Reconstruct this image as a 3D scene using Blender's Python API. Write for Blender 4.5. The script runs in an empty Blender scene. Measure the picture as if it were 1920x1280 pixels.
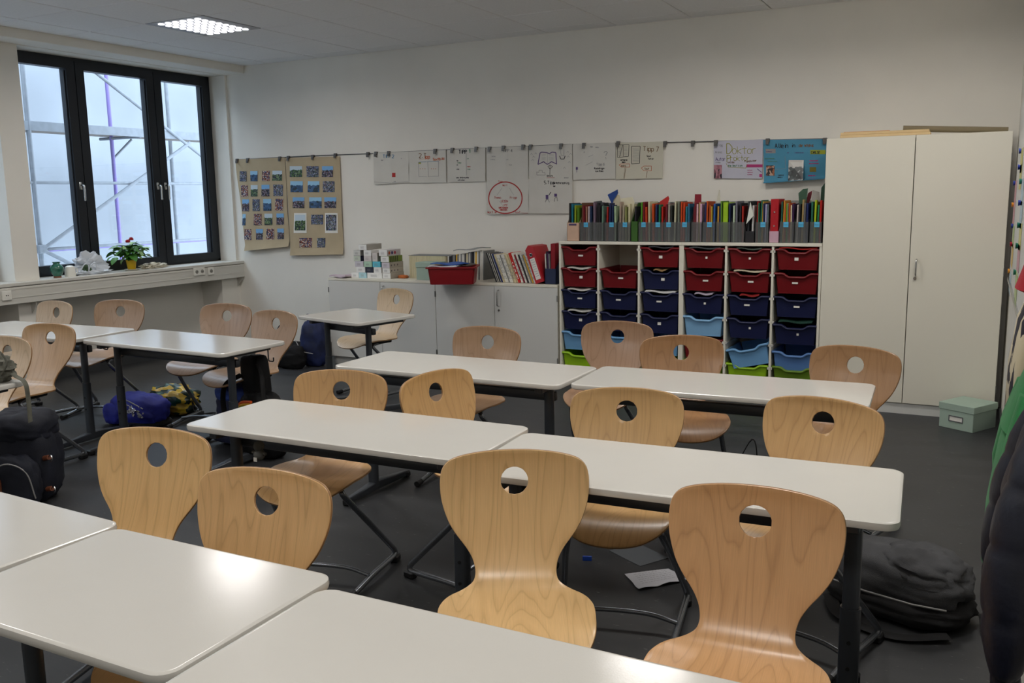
import bpy, bmesh, math, random
from mathutils import Vector, Matrix
from mathutils.geometry import delaunay_2d_cdt
random.seed(7)
R = math.radians
PI = math.pi
SC = bpy.context.scene
COL = SC.collection

# ------------------------------------------------------------------ camera
FPX, YAW, PITCH, ROLL = 1692.4, 0.4798, -0.1595, -0.0169
CAM = Vector((6.2605, -7.322, 1.576))
fwd = Vector((-math.sin(YAW) * math.cos(PITCH), math.cos(YAW) * math.cos(PITCH), math.sin(PITCH)))
rt = Vector((math.cos(YAW), math.sin(YAW), 0))
upv = rt.cross(fwd)
RIGHT = math.cos(ROLL) * rt + math.sin(ROLL) * upv
UP = -math.sin(ROLL) * rt + math.cos(ROLL) * upv
cd = bpy.data.cameras.new('camera')
cam = bpy.data.objects.new('camera', cd)
COL.objects.link(cam)
cd.sensor_width = 36
cd.lens = 36 * FPX / 1920
cd.clip_start = 0.02
m = Matrix((RIGHT, UP, -fwd)).transposed().to_4x4()
m.translation = CAM
cam.matrix_world = m
SC.camera = cam

def ray(u, v):
    return RIGHT * ((u - 960) / FPX) - UP * ((v - 640) / FPX) + fwd
def at_y(u, v, y):
    d = ray(u, v); return CAM + d * ((y - CAM.y) / d.y)
def at_z(u, v, z):
    d = ray(u, v); return CAM + d * ((z - CAM.z) / d.z)
def at_x(u, v, x):
    d = ray(u, v); return CAM + d * ((x - CAM.x) / d.x)

# ------------------------------------------------------------------ light
SC.view_settings.view_transform = 'Standard'
SC.view_settings.look = 'None'
SC.view_settings.gamma = 1.0
SC.view_settings.use_curve_mapping = False
SC.view_settings.exposure = 0.2
SC.cycles.diffuse_bounces = 8; SC.cycles.max_bounces = 12
WORLD_STRENGTH = 6.0
SUN_STRENGTH = 0.5
PANEL_W = 14.0
PANEL_C = (1.0, 0.955, 0.90)
PANEL_SPREAD = 165
w = bpy.data.worlds.new('overcast'); SC.world = w; w.use_nodes = True
bg = w.node_tree.nodes['Background']
bg.inputs[0].default_value = (0.80, 0.90, 1.0, 1); bg.inputs[1].default_value = WORLD_STRENGTH
sd = bpy.data.lights.new('overcast_sun', 'SUN'); sd.energy = SUN_STRENGTH; sd.angle = R(60); sd.color = (0.80, 0.89, 1.0)
so = bpy.data.objects.new('overcast_sun', sd); COL.objects.link(so)
so.rotation_euler = Vector((0.75, -0.1, 0.8)).to_track_quat('Z', 'Y').to_euler()
so.location = (4, -2, 9)

# ------------------------------------------------------------------ materials
def lin(c):
    return tuple((x / 12.92 if x <= 0.04045 else ((x + 0.055) / 1.055) ** 2.4) for x in c)
def rgb(r, g, b):
    return lin((r / 255, g / 255, b / 255)) + (1,)
MATS = {}
def mat(name, col, rough=0.5, metal=0.0, noise=0.0, nscale=8.0, bump=0.0, bscale=200.0, spec=0.5, objcol=False, coat=0.0, sheen=0.0):
    if name in MATS: return MATS[name]
    m = bpy.data.materials.new(name); m.use_nodes = True; MATS[name] = m
    nt = m.node_tree; b = nt.nodes['Principled BSDF']
    b.inputs['Roughness'].default_value = rough; b.inputs['Metallic'].default_value = metal
    b.inputs['Specular IOR Level'].default_value = spec
    b.inputs['Coat Weight'].default_value = coat; b.inputs['Coat Roughness'].default_value = 0.12
    b.inputs['Sheen Weight'].default_value = sheen
    b.inputs['Base Color'].default_value = col
    tc = nt.nodes.new('ShaderNodeTexCoord')
    src = None
    if objcol:
        oi = nt.nodes.new('ShaderNodeObjectInfo'); src = oi.outputs['Color']; nt.links.new(src, b.inputs['Base Color'])
    if noise:
        n = nt.nodes.new('ShaderNodeTexNoise'); n.inputs['Scale'].default_value = nscale; n.inputs['Detail'].default_value = 4
        nt.links.new(tc.outputs['Object'], n.inputs['Vector'])
        mr = nt.nodes.new('ShaderNodeMapRange'); mr.inputs['From Min'].default_value = 0.3; mr.inputs['From Max'].default_value = 0.7
        mr.inputs['To Min'].default_value = 1 - noise; mr.inputs['To Max'].default_value = 1 + noise
        nt.links.new(n.outputs['Fac'], mr.inputs['Value'])
        mx = nt.nodes.new('ShaderNodeMix'); mx.data_type = 'RGBA'; mx.blend_type = 'MULTIPLY'; mx.inputs['Factor'].default_value = 1
        mx.inputs[6].default_value = col
        if src: nt.links.new(src, mx.inputs[6])
        nt.links.new(mr.outputs['Result'], mx.inputs[7]); nt.links.new(mx.outputs[2], b.inputs['Base Color'])
    if bump:
        n = nt.nodes.new('ShaderNodeTexNoise'); n.inputs['Scale'].default_value = bscale; n.inputs['Detail'].default_value = 3
        nt.links.new(tc.outputs['Object'], n.inputs['Vector'])
        bp = nt.nodes.new('ShaderNodeBump'); bp.inputs['Strength'].default_value = bump; bp.inputs['Distance'].default_value = 0.002
        nt.links.new(n.outputs['Fac'], bp.inputs['Height']); nt.links.new(bp.outputs['Normal'], b.inputs['Normal'])
    return m

def wood_mat():
    m = bpy.data.materials.new('beech_veneer'); m.use_nodes = True; nt = m.node_tree; N = nt.nodes; L = nt.links
    b = N['Principled BSDF']; b.inputs['Roughness'].default_value = 0.33; b.inputs['Coat Weight'].default_value = 0.25; b.inputs['Coat Roughness'].default_value = 0.2
    uv = N.new('ShaderNodeUVMap'); uv.uv_map = 'UVMap'
    oi = N.new('ShaderNodeObjectInfo')
    cm = N.new('ShaderNodeCombineXYZ'); mu = N.new('ShaderNodeMath'); mu.operation = 'MULTIPLY'; mu.inputs[1].default_value = 37.0
    L.new(oi.outputs['Random'], mu.inputs[0]); L.new(mu.outputs[0], cm.inputs['Z']); L.new(mu.outputs[0], cm.inputs['X'])
    mp = N.new('ShaderNodeMapping'); mp.inputs['Scale'].default_value = (8.5, 1.1, 1)
    L.new(uv.outputs[0], mp.inputs['Vector']); 
    ad = N.new('ShaderNodeVectorMath'); ad.operation = 'ADD'; L.new(mp.outputs[0], ad.inputs[0]); L.new(cm.outputs[0], ad.inputs[1])
    n1 = N.new('ShaderNodeTexNoise'); n1.inputs['Scale'].default_value = 1.0; n1.inputs['Detail'].default_value = 1.2; n1.inputs['Distortion'].default_value = 0.1
    L.new(ad.outputs[0], n1.inputs['Vector'])
    k = N.new('ShaderNodeMath'); k.operation = 'MULTIPLY'; k.inputs[1].default_value = 13.0; L.new(n1.outputs['Fac'], k.inputs[0])
    fr = N.new('ShaderNodeMath'); fr.operation = 'FRACT'; L.new(k.outputs[0], fr.inputs[0])
    r = N.new('ShaderNodeValToRGB'); L.new(fr.outputs[0], r.inputs[0]); e = r.color_ramp.elements
    e[0].position = 0.0; e[0].color = (0.80, 0.78, 0.74, 1); e[1].position = 1.0; e[1].color = (0.70, 0.66, 0.60, 1)
    q = e.new(0.10); q.color = (0.97, 0.97, 0.96, 1); q = e.new(0.55); q.color = (1, 1, 1, 1); q = e.new(0.9); q.color = (0.90, 0.88, 0.85, 1)
    mp2 = N.new('ShaderNodeMapping'); mp2.inputs['Scale'].default_value = (420, 9, 1); L.new(uv.outputs[0], mp2.inputs['Vector'])
    n2 = N.new('ShaderNodeTexNoise'); n2.inputs['Scale'].default_value = 1.0; n2.inputs['Detail'].default_value = 2; L.new(mp2.outputs[0], n2.inputs['Vector'])
    mr = N.new('ShaderNodeMapRange'); mr.inputs['From Min'].default_value = 0.3; mr.inputs['From Max'].default_value = 0.7; mr.inputs['To Min'].default_value = 0.93; mr.inputs['To Max'].default_value = 1.04
    L.new(n2.outputs['Fac'], mr.inputs['Value'])
    m1 = N.new('ShaderNodeMix'); m1.data_type = 'RGBA'; m1.blend_type = 'MULTIPLY'; m1.inputs['Factor'].default_value = 0.7
    L.new(oi.outputs['Color'], m1.inputs[6]); L.new(r.outputs[0], m1.inputs[7])
    m2 = N.new('ShaderNodeMix'); m2.data_type = 'RGBA'; m2.blend_type = 'MULTIPLY'; m2.inputs['Factor'].default_value = 1
    L.new(m1.outputs[2], m2.inputs[6]); L.new(mr.outputs[0], m2.inputs[7]); L.new(m2.outputs[2], b.inputs['Base Color'])
    return m
WOOD = wood_mat()
WALL = mat('wall_paint', rgb(228, 225, 217), 0.85, noise=0.02, nscale=3, bump=0.15, bscale=350, spec=0.2)
CEIL = mat('ceiling_tile_paint', rgb(232, 232, 232), 0.9, noise=0.03, nscale=60, bump=0.1, bscale=500, spec=0.15)
DARKGAP = mat('ceiling_void', rgb(70, 70, 68), 0.9)
def floor_mat():
    m = mat('dark_linoleum', rgb(58, 60, 63), 0.42, noise=0.0, bump=0.06, bscale=40, spec=0.35)
    nt = m.node_tree; b = nt.nodes['Principled BSDF']; tc = nt.nodes['Texture Coordinate']
    n = nt.nodes.new('ShaderNodeTexNoise'); n.inputs['Scale'].default_value = 2.4; n.inputs['Detail'].default_value = 8; n.inputs['Roughness'].default_value = 0.65
    mp = nt.nodes.new('ShaderNodeMapping'); mp.inputs['Scale'].default_value = (1.0, 3.0, 1)
    nt.links.new(tc.outputs['Object'], mp.inputs['Vector']); nt.links.new(mp.outputs[0], n.inputs['Vector'])
    r = nt.nodes.new('ShaderNodeValToRGB'); e = r.color_ramp.elements
    e[0].position = 0.3; e[0].color = rgb(42, 43, 45); e[1].position = 0.74; e[1].color = rgb(62, 63, 65)
    nt.links.new(n.outputs['Fac'], r.inputs[0])
    # scuffs
    n2 = nt.nodes.new('ShaderNodeTexNoise'); n2.inputs['Scale'].default_value = 26; n2.inputs['Detail'].default_value = 6
    nt.links.new(mp.outputs[0], n2.inputs['Vector'])
    r2 = nt.nodes.new('ShaderNodeValToRGB'); e = r2.color_ramp.elements
    e[0].position = 0.66; e[0].color = (0, 0, 0, 1); e[1].position = 0.76; e[1].color = (1, 1, 1, 1)
    nt.links.new(n2.outputs['Fac'], r2.inputs[0])
    mx = nt.nodes.new('ShaderNodeMix'); mx.data_type = 'RGBA'; mx.inputs[7].default_value = rgb(112, 113, 113)
    nt.links.new(r2.outputs[0], mx.inputs['Factor']); nt.links.new(r.outputs[0], mx.inputs[6]); nt.links.new(mx.outputs[2], b.inputs['Base Color'])
    mr = nt.nodes.new('ShaderNodeMapRange'); mr.inputs['To Min'].default_value = 0.34; mr.inputs['To Max'].default_value = 0.55
    nt.links.new(n.outputs['Fac'], mr.inputs['Value']); nt.links.new(mr.outputs[0], b.inputs['Roughness'])
    return m
FLOOR = floor_mat()
LAM = mat('white_laminate', rgb(222, 218, 204), 0.5, bump=0.04, bscale=400, spec=0.4)
LAM2 = mat('grey_laminate', rgb(206, 206, 202), 0.5, bump=0.04, bscale=400, spec=0.4)
TOP = mat('table_laminate', rgb(212, 210, 204), 0.15, noise=0.012, nscale=5, bump=0.05, bscale=260, spec=0.5)
TOPEDGE = mat('table_edge', rgb(218, 213, 200), 0.4)
STEEL = mat('charcoal_metal', rgb(74, 78, 84), 0.36, 0.55, bump=0.05, bscale=600)
TUBE = mat('grey_tube_metal', rgb(128, 132, 138), 0.25, 0.8)
CHROME = mat('satin_steel', rgb(190, 190, 190), 0.25, 1.0)
BLACKP = mat('black_plastic', rgb(22, 22, 24), 0.45)
FRAME = mat('anthracite_frame', rgb(26, 30, 36), 0.42, spec=0.4)
WHITE = mat('white_plastic', rgb(228, 226, 218), 0.4)
PAPER = mat('poster_paper', rgb(205, 203, 196), 0.8, noise=0.02, nscale=9, spec=0.2)
BROWNP = mat('brown_kraft_paper', rgb(180, 164, 136), 0.8, noise=0.05, nscale=6, bump=0.3, bscale=9, spec=0.2)
BASEB = mat('rubber_skirting', rgb(50, 52, 54), 0.5)
COLM = mat('coloured_card', (1, 1, 1, 1), 0.6, noise=0.04, nscale=30, objcol=True, spec=0.3)
COLP = mat('coloured_plastic', (1, 1, 1, 1), 0.35, objcol=True)
FABRIC = mat('coloured_fabric', (1, 1, 1, 1), 0.9, noise=0.22, nscale=14, bump=0.6, bscale=500, objcol=True, spec=0.2, sheen=0.15)

def glassy(name, tint, alpha, rough=0.15):
    m = bpy.data.materials.new(name); m.use_nodes = True; nt = m.node_tree; nt.nodes.remove(nt.nodes['Principled BSDF'])
    o = nt.nodes['Material Output']; t = nt.nodes.new('ShaderNodeBsdfTransparent'); t.inputs[0].default_value = tint
    g = nt.nodes.new('ShaderNodeBsdfPrincipled'); g.inputs['Base Color'].default_value = rgb(165, 168, 168) if alpha > 0.1 else (0.9, 0.95, 1, 1)
    g.inputs['Roughness'].default_value = rough
    if alpha <= 0.1:
        nt.nodes.remove(g); g = nt.nodes.new('ShaderNodeBsdfGlossy'); g.inputs['Roughness'].default_value = 0.02
        lw = nt.nodes.new('ShaderNodeLayerWeight'); lw.inputs[0].default_value = .5; pw = nt.nodes.new('ShaderNodeMath'); pw.operation = 'POWER'; pw.inputs[1].default_value = 4.5; nt.links.new(lw.outputs['Facing'], pw.inputs[0]); f = nt.nodes.new('ShaderNodeMath'); f.operation = 'MULTIPLY_ADD'; f.inputs[1].default_value = .6; f.inputs[2].default_value = .03; nt.links.new(pw.outputs[0], f.inputs[0])
    mx = nt.nodes.new('ShaderNodeMixShader'); mx.inputs[0].default_value = alpha
    if alpha <= 0.1: nt.links.new(f.outputs[0], mx.inputs[0])
    nt.links.new(t.outputs[0], mx.inputs[1]); nt.links.new(g.outputs[0], mx.inputs[2]); nt.links.new(mx.outputs[0], o.inputs[0])
    return m
GLASS = glassy('window_glass', (0.93, 0.97, 1, 1), 0.05)
SMOKE = glassy('smoked_clear_plastic', (0.70, 0.71, 0.71, 1), 0.17)
CLEAR = glassy('clear_film', (0.9, 0.9, 0.9, 1), 0.25)

def photo_mat(name, cols, sky=None, scale=12):
    m = bpy.data.materials.new(name); m.use_nodes = True; nt = m.node_tree; N = nt.nodes; L = nt.links; b = N['Principled BSDF']; b.inputs['Roughness'].default_value = 0.3
    tc = N.new('ShaderNodeTexCoord'); oi = N.new('ShaderNodeObjectInfo'); mu = N.new('ShaderNodeMath'); mu.operation = 'MULTIPLY'; mu.inputs[1].default_value = 50
    L.new(oi.outputs['Random'], mu.inputs[0]); cx = N.new('ShaderNodeCombineXYZ'); L.new(mu.outputs[0], cx.inputs[0]); L.new(mu.outputs[0], cx.inputs[1])
    ad = N.new('ShaderNodeVectorMath'); ad.operation = 'ADD'; L.new(tc.outputs['Generated'], ad.inputs[0]); L.new(cx.outputs[0], ad.inputs[1])
    v = N.new('ShaderNodeTexVoronoi'); v.inputs['Scale'].default_value = scale; L.new(ad.outputs[0], v.inputs['Vector'])
    r = N.new('ShaderNodeValToRGB'); r.color_ramp.interpolation = 'CONSTANT'; e = r.color_ramp.elements
    sp = N.new('ShaderNodeSeparateColor'); L.new(v.outputs['Color'], sp.inputs[0]); L.new(sp.outputs[0], r.inputs[0])
    e[0].position = 0; e[0].color = rgb(*cols[0]); e[1].position = 1.0 / len(cols); e[1].color = rgb(*cols[1])
    for i, c in enumerate(cols[2:]): q = e.new((i + 2) / len(cols)); q.color = rgb(*c)
    out = r.outputs[0]
    if sky:
        s2 = N.new('ShaderNodeSeparateXYZ'); L.new(tc.outputs['Generated'], s2.inputs[0])
        n = N.new('ShaderNodeTexNoise'); n.inputs['Scale'].default_value = 5; L.new(ad.outputs[0], n.inputs['Vector'])
        a = N.new('ShaderNodeMath'); a.operation = 'MULTIPLY_ADD'; a.inputs[1].default_value = 0.3; L.new(n.outputs['Fac'], a.inputs[0]); L.new(s2.outputs[2], a.inputs[2])
        g = N.new('ShaderNodeMath'); g.operation = 'GREATER_THAN'; g.inputs[1].default_value = 0.78; L.new(a.outputs[0], g.inputs[0])
        mx = N.new('ShaderNodeMix'); mx.data_type = 'RGBA'; mx.inputs[7].default_value = rgb(*sky); L.new(g.outputs[0], mx.inputs['Factor']); L.new(out, mx.inputs[6]); out = mx.outputs[2]
    L.new(out, b.inputs['Base Color'])
    return m
PH = [photo_mat('print_crowd', [(50, 60, 96), (150, 155, 170), (40, 44, 54), (120, 104, 104), (78, 88, 130), (110, 120, 120), (64, 76, 60)]),
      photo_mat('print_forest', [(45, 75, 40), (80, 110, 60), (30, 40, 30), (60, 60, 80), (130, 150, 110)], sky=(190, 205, 215)),
      photo_mat('print_lake', [(60, 92, 130), (50, 76, 108), (70, 100, 138), (45, 58, 66)], sky=(150, 195, 225), scale=5),
      photo_mat('print_group', [(30, 30, 35), (60, 60, 90), (150, 140, 150), (90, 60, 60), (40, 50, 40)], sky=(120, 170, 215)),
      photo_mat('print_indoor', [(150, 90, 60), (40, 40, 50), (120, 60, 50), (200, 190, 180), (60, 70, 110)])]

# ------------------------------------------------------------------ builders
def tag(o, label=None, cat=None, group=None, kind=None):
    if label: o['label'] = label
    if cat: o['category'] = cat
    if group: o['group'] = group
    if kind: o['kind'] = kind
    return o
def thing(name, label, cat, loc=(0, 0, 0), rz=0, group=None):
    o = bpy.data.objects.new(name, None); COL.objects.link(o); o.location = loc; o.rotation_euler = (0, 0, rz); o.empty_display_size = 0.05
    return tag(o, label, cat, group)
def finish(bm, name, m, parent=None, loc=None, rot=None, smooth=30, color=None, recalc=True):
    if recalc: bmesh.ops.recalc_face_normals(bm, faces=bm.faces)
    me = bpy.data.meshes.new(name); bm.to_mesh(me); bm.free()
    for x in (m if isinstance(m, (list, tuple)) else [m]): me.materials.append(x)
    if smooth:
        me.shade_smooth(); me.set_sharp_from_angle(angle=R(smooth))
    return link(me, name, parent, loc, rot, color)
def link(me, name, parent=None, loc=None, rot=None, color=None):
    o = bpy.data.objects.new(name, me); COL.objects.link(o)
    if parent: o.parent = parent
    if loc is not None: o.location = loc
    if rot is not None: o.rotation_euler = rot
    if color is not None: o.color = color
    return o
def bx(bm, a, b, M=None, bev=0, seg=1, mi=0):
    """box from corner a to corner b"""
    c = [(a[i] + b[i]) / 2 for i in range(3)]; s = [abs(b[i] - a[i]) for i in range(3)]
    r = bmesh.ops.create_cube(bm, size=1, matrix=Matrix.Translation(c) @ Matrix.Diagonal((*s, 1)))
    vs = r['verts']
    if bev:
        es = list({e for v in vs for e in v.link_edges}); rr = bmesh.ops.bevel(bm, geom=es, offset=min(bev, min(s) * 0.45), segments=seg, affect='EDGES', profile=0.5)
        vs = list({v for f in rr['faces'] for v in f.verts} | {v for v in vs if v.is_valid})
    if M: bmesh.ops.transform(bm, matrix=M, verts=vs)
    if mi:
        for f in {f for v in vs for f in v.link_faces}: f.material_index = mi
    return vs
def box(name, a, b, m, parent=None, bev=0.0, seg=1, loc=None, rot=None, color=None):
    bm = bmesh.new(); bx(bm, a, b, bev=bev, seg=seg)
    return finish(bm, name, m, parent, loc, rot, color=color)
def ring(bm, c, d, rx, ry, n, ref=None, ex=2.0):
    d = d.normalized(); ref = ref or (Vector((0, 0, 1)) if abs(d.z) < 0.9 else Vector((1, 0, 0)))
    a = ref.cross(d).normalized(); b = d.cross(a)
    out = []
    for i in range(n):
        t = 2 * PI * i / n; ct, st = math.cos(t), math.sin(t)
        px = math.copysign(abs(ct) ** (2 / ex), ct) * rx; py = math.copysign(abs(st) ** (2 / ex), st) * ry
        out.append(bm.verts.new(c + a * px + b * py))
    return out
def skin(bm, rings, cap=True, closed=False, mi=0):
    n = len(rings[0]); fs = []
    R_ = rings + ([rings[0]] if closed else [])
    for p, q in zip(R_, R_[1:]):
        for i in range(n):
            f = bm.faces.new((p[i], p[(i + 1) % n], q[(i + 1) % n], q[i])); fs.append(f)
    if cap and not closed: fs.append(bm.faces.new(rings[0][::-1])); fs.append(bm.faces.new(rings[-1]))
    for f in fs: f.material_index = mi
    return fs
def smooth_path(pts, sub=6):
    pts = [Vector(p) for p in pts]
    if len(pts) < 3: return pts
    out = []
    P = [pts[0] * 2 - pts[1]] + pts + [pts[-1] * 2 - pts[-2]]
    for i in range(1, len(P) - 2):
        for k in range(sub):
            t = k / sub; a, b, c, d = P[i - 1], P[i], P[i + 1], P[i + 2]
            out.append(0.5 * ((2 * b) + (c - a) * t + (2 * a - 5 * b + 4 * c - d) * t * t + (3 * b - a - 3 * c + d) * t ** 3))
    out.append(pts[-1]); return out
def fillet(pts, r, seg=5):
    pts = [Vector(p) for p in pts]; out = [pts[0]]
    for i in range(1, len(pts) - 1):
        p, a, b = pts[i], (pts[i - 1] - pts[i]), (pts[i + 1] - pts[i])
        k = min(r, a.length * 0.45, b.length * 0.45); s = p + a.normalized() * k; e = p + b.normalized() * k
        for j in range(seg + 1):
            t = j / seg; out.append(s * (1 - t) ** 2 + p * 2 * t * (1 - t) + e * t * t)
    out.append(pts[-1]); return out
def tubeb(bm, pts, r, n=10, ry=None, radii=None, ref=None, ex=2.0, mi=0):
    pts = [Vector(p) for p in pts]; rings = []; fr = None
    for i, p in enumerate(pts):
        d = (pts[min(i + 1, len(pts) - 1)] - pts[max(i - 1, 0)])
        rr = radii[i] if radii else r
        if ref is None:
            d.normalize()
            if fr is None: fr = Vector((0, 0, 1)) if abs(d.z) < 0.9 else Vector((1, 0, 0))
            a = fr.cross(d).normalized(); fr = d.cross(a)
            rings.append([bm.verts.new(p + a * math.cos(2 * PI * k / n) * rr + fr * math.sin(2 * PI * k / n) * (ry if ry and not radii else rr)) for k in range(n)])
        else:
            rings.append(ring(bm, p, d, rr, ry or rr, n, ref, ex))
    skin(bm, rings, mi=mi)
def tube(name, pts, r, m, parent=None, n=10, color=None, loc=None, rot=None, **k):
    bm = bmesh.new(); tubeb(bm, pts, r, n, **k)
    return finish(bm, name, m, parent, loc, rot, smooth=50, color=color)
def lathe(name, prof, m, parent=None, n=24, loc=None, cap=True, color=None):
    bm = bmesh.new(); rings = []
    for r, z in prof: rings.append([bm.verts.new((r * math.cos(2 * PI * i / n), r * math.sin(2 * PI * i / n), z)) for i in range(n)])
    skin(bm, rings, cap=cap); return finish(bm, name, m, parent, loc, smooth=45, color=color)
def loft(name, secs, m, parent=None, n=20, loc=None, rot=None, ex=2.4, color=None, wob=0.0, seed=0):
    """secs: (x, y, z, rx, ry) horizontal sections"""
    bm = bmesh.new(); rings = []; rnd = random.Random(seed)
    for (x, y, z, rx, ry) in secs:
        rg = []
        for i in range(n):
            t = 2 * PI * i / n; ct, st = math.cos(t), math.sin(t); k = 1 + rnd.uniform(-wob, wob)
            rg.append(bm.verts.new((x + math.copysign(abs(ct) ** (2 / ex), ct) * rx * k, y + math.copysign(abs(st) ** (2 / ex), st) * ry * k, z)))
        rings.append(rg)
    skin(bm, rings); return finish(bm, name, m, parent, loc, rot, smooth=60, color=color)
def blob(name, size, m, parent=None, loc=(0, 0, 0), rot=(0, 0, 0), ex=3.0, wob=0.02, fr=3.0, color=None, sub=5, seed=0.0, flat=0.0):
    """rounded soft box with creases; size = full extents, origin at base centre"""
    from mathutils import noise as mn
    bm = bmesh.new(); bmesh.ops.create_uvsphere(bm, u_segments=8 * sub, v_segments=5 * sub, radius=1)
    for v in bm.verts:
        p = v.co; k = (abs(p.x) ** ex + abs(p.y) ** ex + abs(p.z) ** ex) ** (-1 / ex); q = p * k
        nz = mn.noise(Vector((q.x * fr + seed, q.y * fr + seed * 2, q.z * fr))) + 0.5 * mn.noise(Vector((q.x * fr * 2.3 + seed, q.y * fr * 2.3, q.z * fr * 2.3 + seed)))
        q = q * (1 + wob * nz * 2)
        if q.z < -0.92: q.z = -0.92
        v.co = Vector((q.x * size[0] / 2, q.y * size[1] / 2, (q.z + 0.92) / 1.92 * size[2]))
    return finish(bm, name, m, parent, loc, rot, smooth=80, color=color)
def quadp(name, pts, m, parent=None, th=0.0015, color=None):
    """thin sheet through four points with thickness"""
    p = [Vector(q) for q in pts]; n = (p[1] - p[0]).cross(p[3] - p[0]).normalized() * th
    bm = bmesh.new(); a = [bm.verts.new(q) for q in p]; b = [bm.verts.new(q + n) for q in p]
    bm.faces.new(a[::-1]); bm.faces.new(b)
    for i in range(4): bm.faces.new((a[i], a[(i + 1) % 4], b[(i + 1) % 4], b[i]))
    return finish(bm, name, m, parent, smooth=0, color=color)
def copy_tree(o, parent=None):
    c = o.copy(); COL.objects.link(c); c.parent = parent
    for ch in o.children: copy_tree(ch, c)
    return c
ORD = ['first', 'second', 'third', 'fourth', 'fifth', 'sixth', 'seventh', 'eighth', 'ninth', 'tenth', 'eleventh', 'twelfth', 'thirteenth', 'fourteenth', 'fifteenth', 'sixteenth', 'seventeenth', 'eighteenth', 'nineteenth', 'twentieth']

# stroke lettering: 5 x 7 grid, y up
GL = {'A':'00 26 40|12 32','B':'00 06 36 45 34 03|33 42 41 30 00','C':'45 36 16 05 01 10 30 41','D':'00 06 26 44 42 20 00','E':'40 00 06 46|03 33','F':'00 06 46|03 33','G':'45 36 16 05 01 10 30 41 43 23','H':'00 06|40 46|03 43','I':'20 26','K':'00 06|46 03 40','L':'06 00 40','N':'00 06 40 46','O':'10 01 05 16 36 45 41 30 10','P':'00 06 36 45 34 03','R':'00 06 36 45 34 03|23 40','S':'45 36 16 05 14 33 41 30 10 01','T':'06 46|26 20','V':'06 20 46','W':'06 10 24 30 46','Z':'06 46 00 40','M':'00 06 23 46 40',
'a':'44 24 03 01 10 30 41|44 41 40','b':'06 00 30 41 43 34 03','c':'43 34 14 03 01 10 30 41','d':'46 40 10 01 03 14 44','e':'02 42 43 34 14 03 01 10 40','f':'45 36 25 20|03 43','g':'44 14 03 01 10 40|44 4- 3= 0=','h':'06 00|03 14 34 43 40','i':'24 20|26 25','k':'06 00|44 02 40','l':'26 21 30','m':'00 04|03 14 23 20|23 34 43 40','n':'00 04|03 14 34 43 40','o':'10 01 03 14 34 43 41 30 10','p':'04 0=|03 14 34 43 41 30 01','r':'00 04|03 14 34','s':'44 14 03 12 31 30 00','t':'26 21 30|04 44','u':'04 01 10 30 41|44 40','v':'04 20 44','w':'04 10 23 30 44','z':'04 44 00 40','y':'04 20|44 0=','x':'04 40|00 44',
'1':'04 26 20','2':'05 16 36 45 44 00 40','4':'30 36 02 42','5':'46 06 03 33 42 41 30 00','6':'45 36 16 04 01 10 30 41 42 33 03','7':'06 46 10','.':'10 11','?':'05 16 36 45 34 22|20 21','!':'26 22|20 21','-':'03 43',' ':''}
def gpt(s):
    y = {'-': -1, '=': -2}.get(s[1]); return (int(s[0]), float(s[1]) if y is None else y)
def ribbon(bm, pts, w, o, ex, ez, n):
    """flat pen stroke through 2-D points on the plane o + ex*x + ez*y"""
    for a, b in zip(pts, pts[1:]):
        a = Vector(a); b = Vector(b); d = b - a
        if d.length < 1e-6: continue
        d.normalize(); q = Vector((-d.y, d.x)) * w / 2; e = d * w * 0.35
        c = [a - e + q, a - e - q, b + e - q, b + e + q]
        vs = [bm.verts.new(o + ex * p.x + ez * p.y + n) for p in c]
        bm.faces.new(vs)
def scribble(bm, text, x, y, h, w, o, ex, ez, n, rnd, slant=0.06, jit=0.25, adv=1.32):
    s = h / 6
    for ch in text:
        g = GL.get(ch, GL.get(ch.upper(), ''))
        for st in g.split('|'):
            if not st: continue
            pts = []
            for q in st.split():
                px, py = gpt(q); pts.append((x + (px + rnd.uniform(-jit, jit)) * s * 0.75 + py * s * slant, y + (py + rnd.uniform(-jit, jit)) * s))
            ribbon(bm, pts, w, o, ex, ez, n)
        x += s * 4 * adv * 0.75 * (0.6 if ch in 'iIl1.! ' else 1)
    return x
# ------------------------------------------------------------------ the room
XL, XR, YB, YF, H = -0.87, 6.445, 0.0, -8.6, 2.95
def struct(o, label=None):
    o['kind'] = 'structure'
    if label: o['label'] = label
    return o
struct(box('floor', (-1.4, YF - .1, -.1), (7.8, .2, 0), FLOOR), 'dark grey scuffed linoleum floor')
struct(box('wall_back', (-1.21, 0, 0), (7.8, .2, 3.3), WALL), 'plain white back wall behind the cupboards')
struct(box('wall_right', (XR, -6.3, 0), (XR + .15, 0, 3.3), WALL), 'white side wall with pinboard and coats')
struct(box('wall_right_return', (XR + .15, -6.3, 0), (7.8, -6.15, 3.3), WALL))
struct(box('wall_right_recess', (7.7, YF, 0), (7.8, -6.3, 3.3), WALL))
struct(box('wall_front', (-1.4, YF - .1, 0), (7.8, YF, 3.3), WALL))
SILL, WT = 0.94, 2.87
OPEN = [(-2.34, -0.03), (-4.86, -2.56), (-7.38, -5.08)]
bm = bmesh.new()
XW = -1.13
# outer skin with openings, piers and parapet niche
bx(bm, (-1.21, YF, 0), (-1.16, .0, SILL)); bx(bm, (-1.21, YF, WT), (XL, 0, 3.3))
edges = [0.0, -0.03, -2.34, -2.56, -4.86, -5.08, -7.38, YF]
for a, b_ in ((0.0, -0.03), (-2.34, -2.56), (-4.86, -5.08), (-7.38, YF)):
    bx(bm, (-1.21, b_, 0), (XL, a, WT))
bx(bm, (-1.16, -.26, 0), (XL, -.03, SILL - .02))

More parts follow.
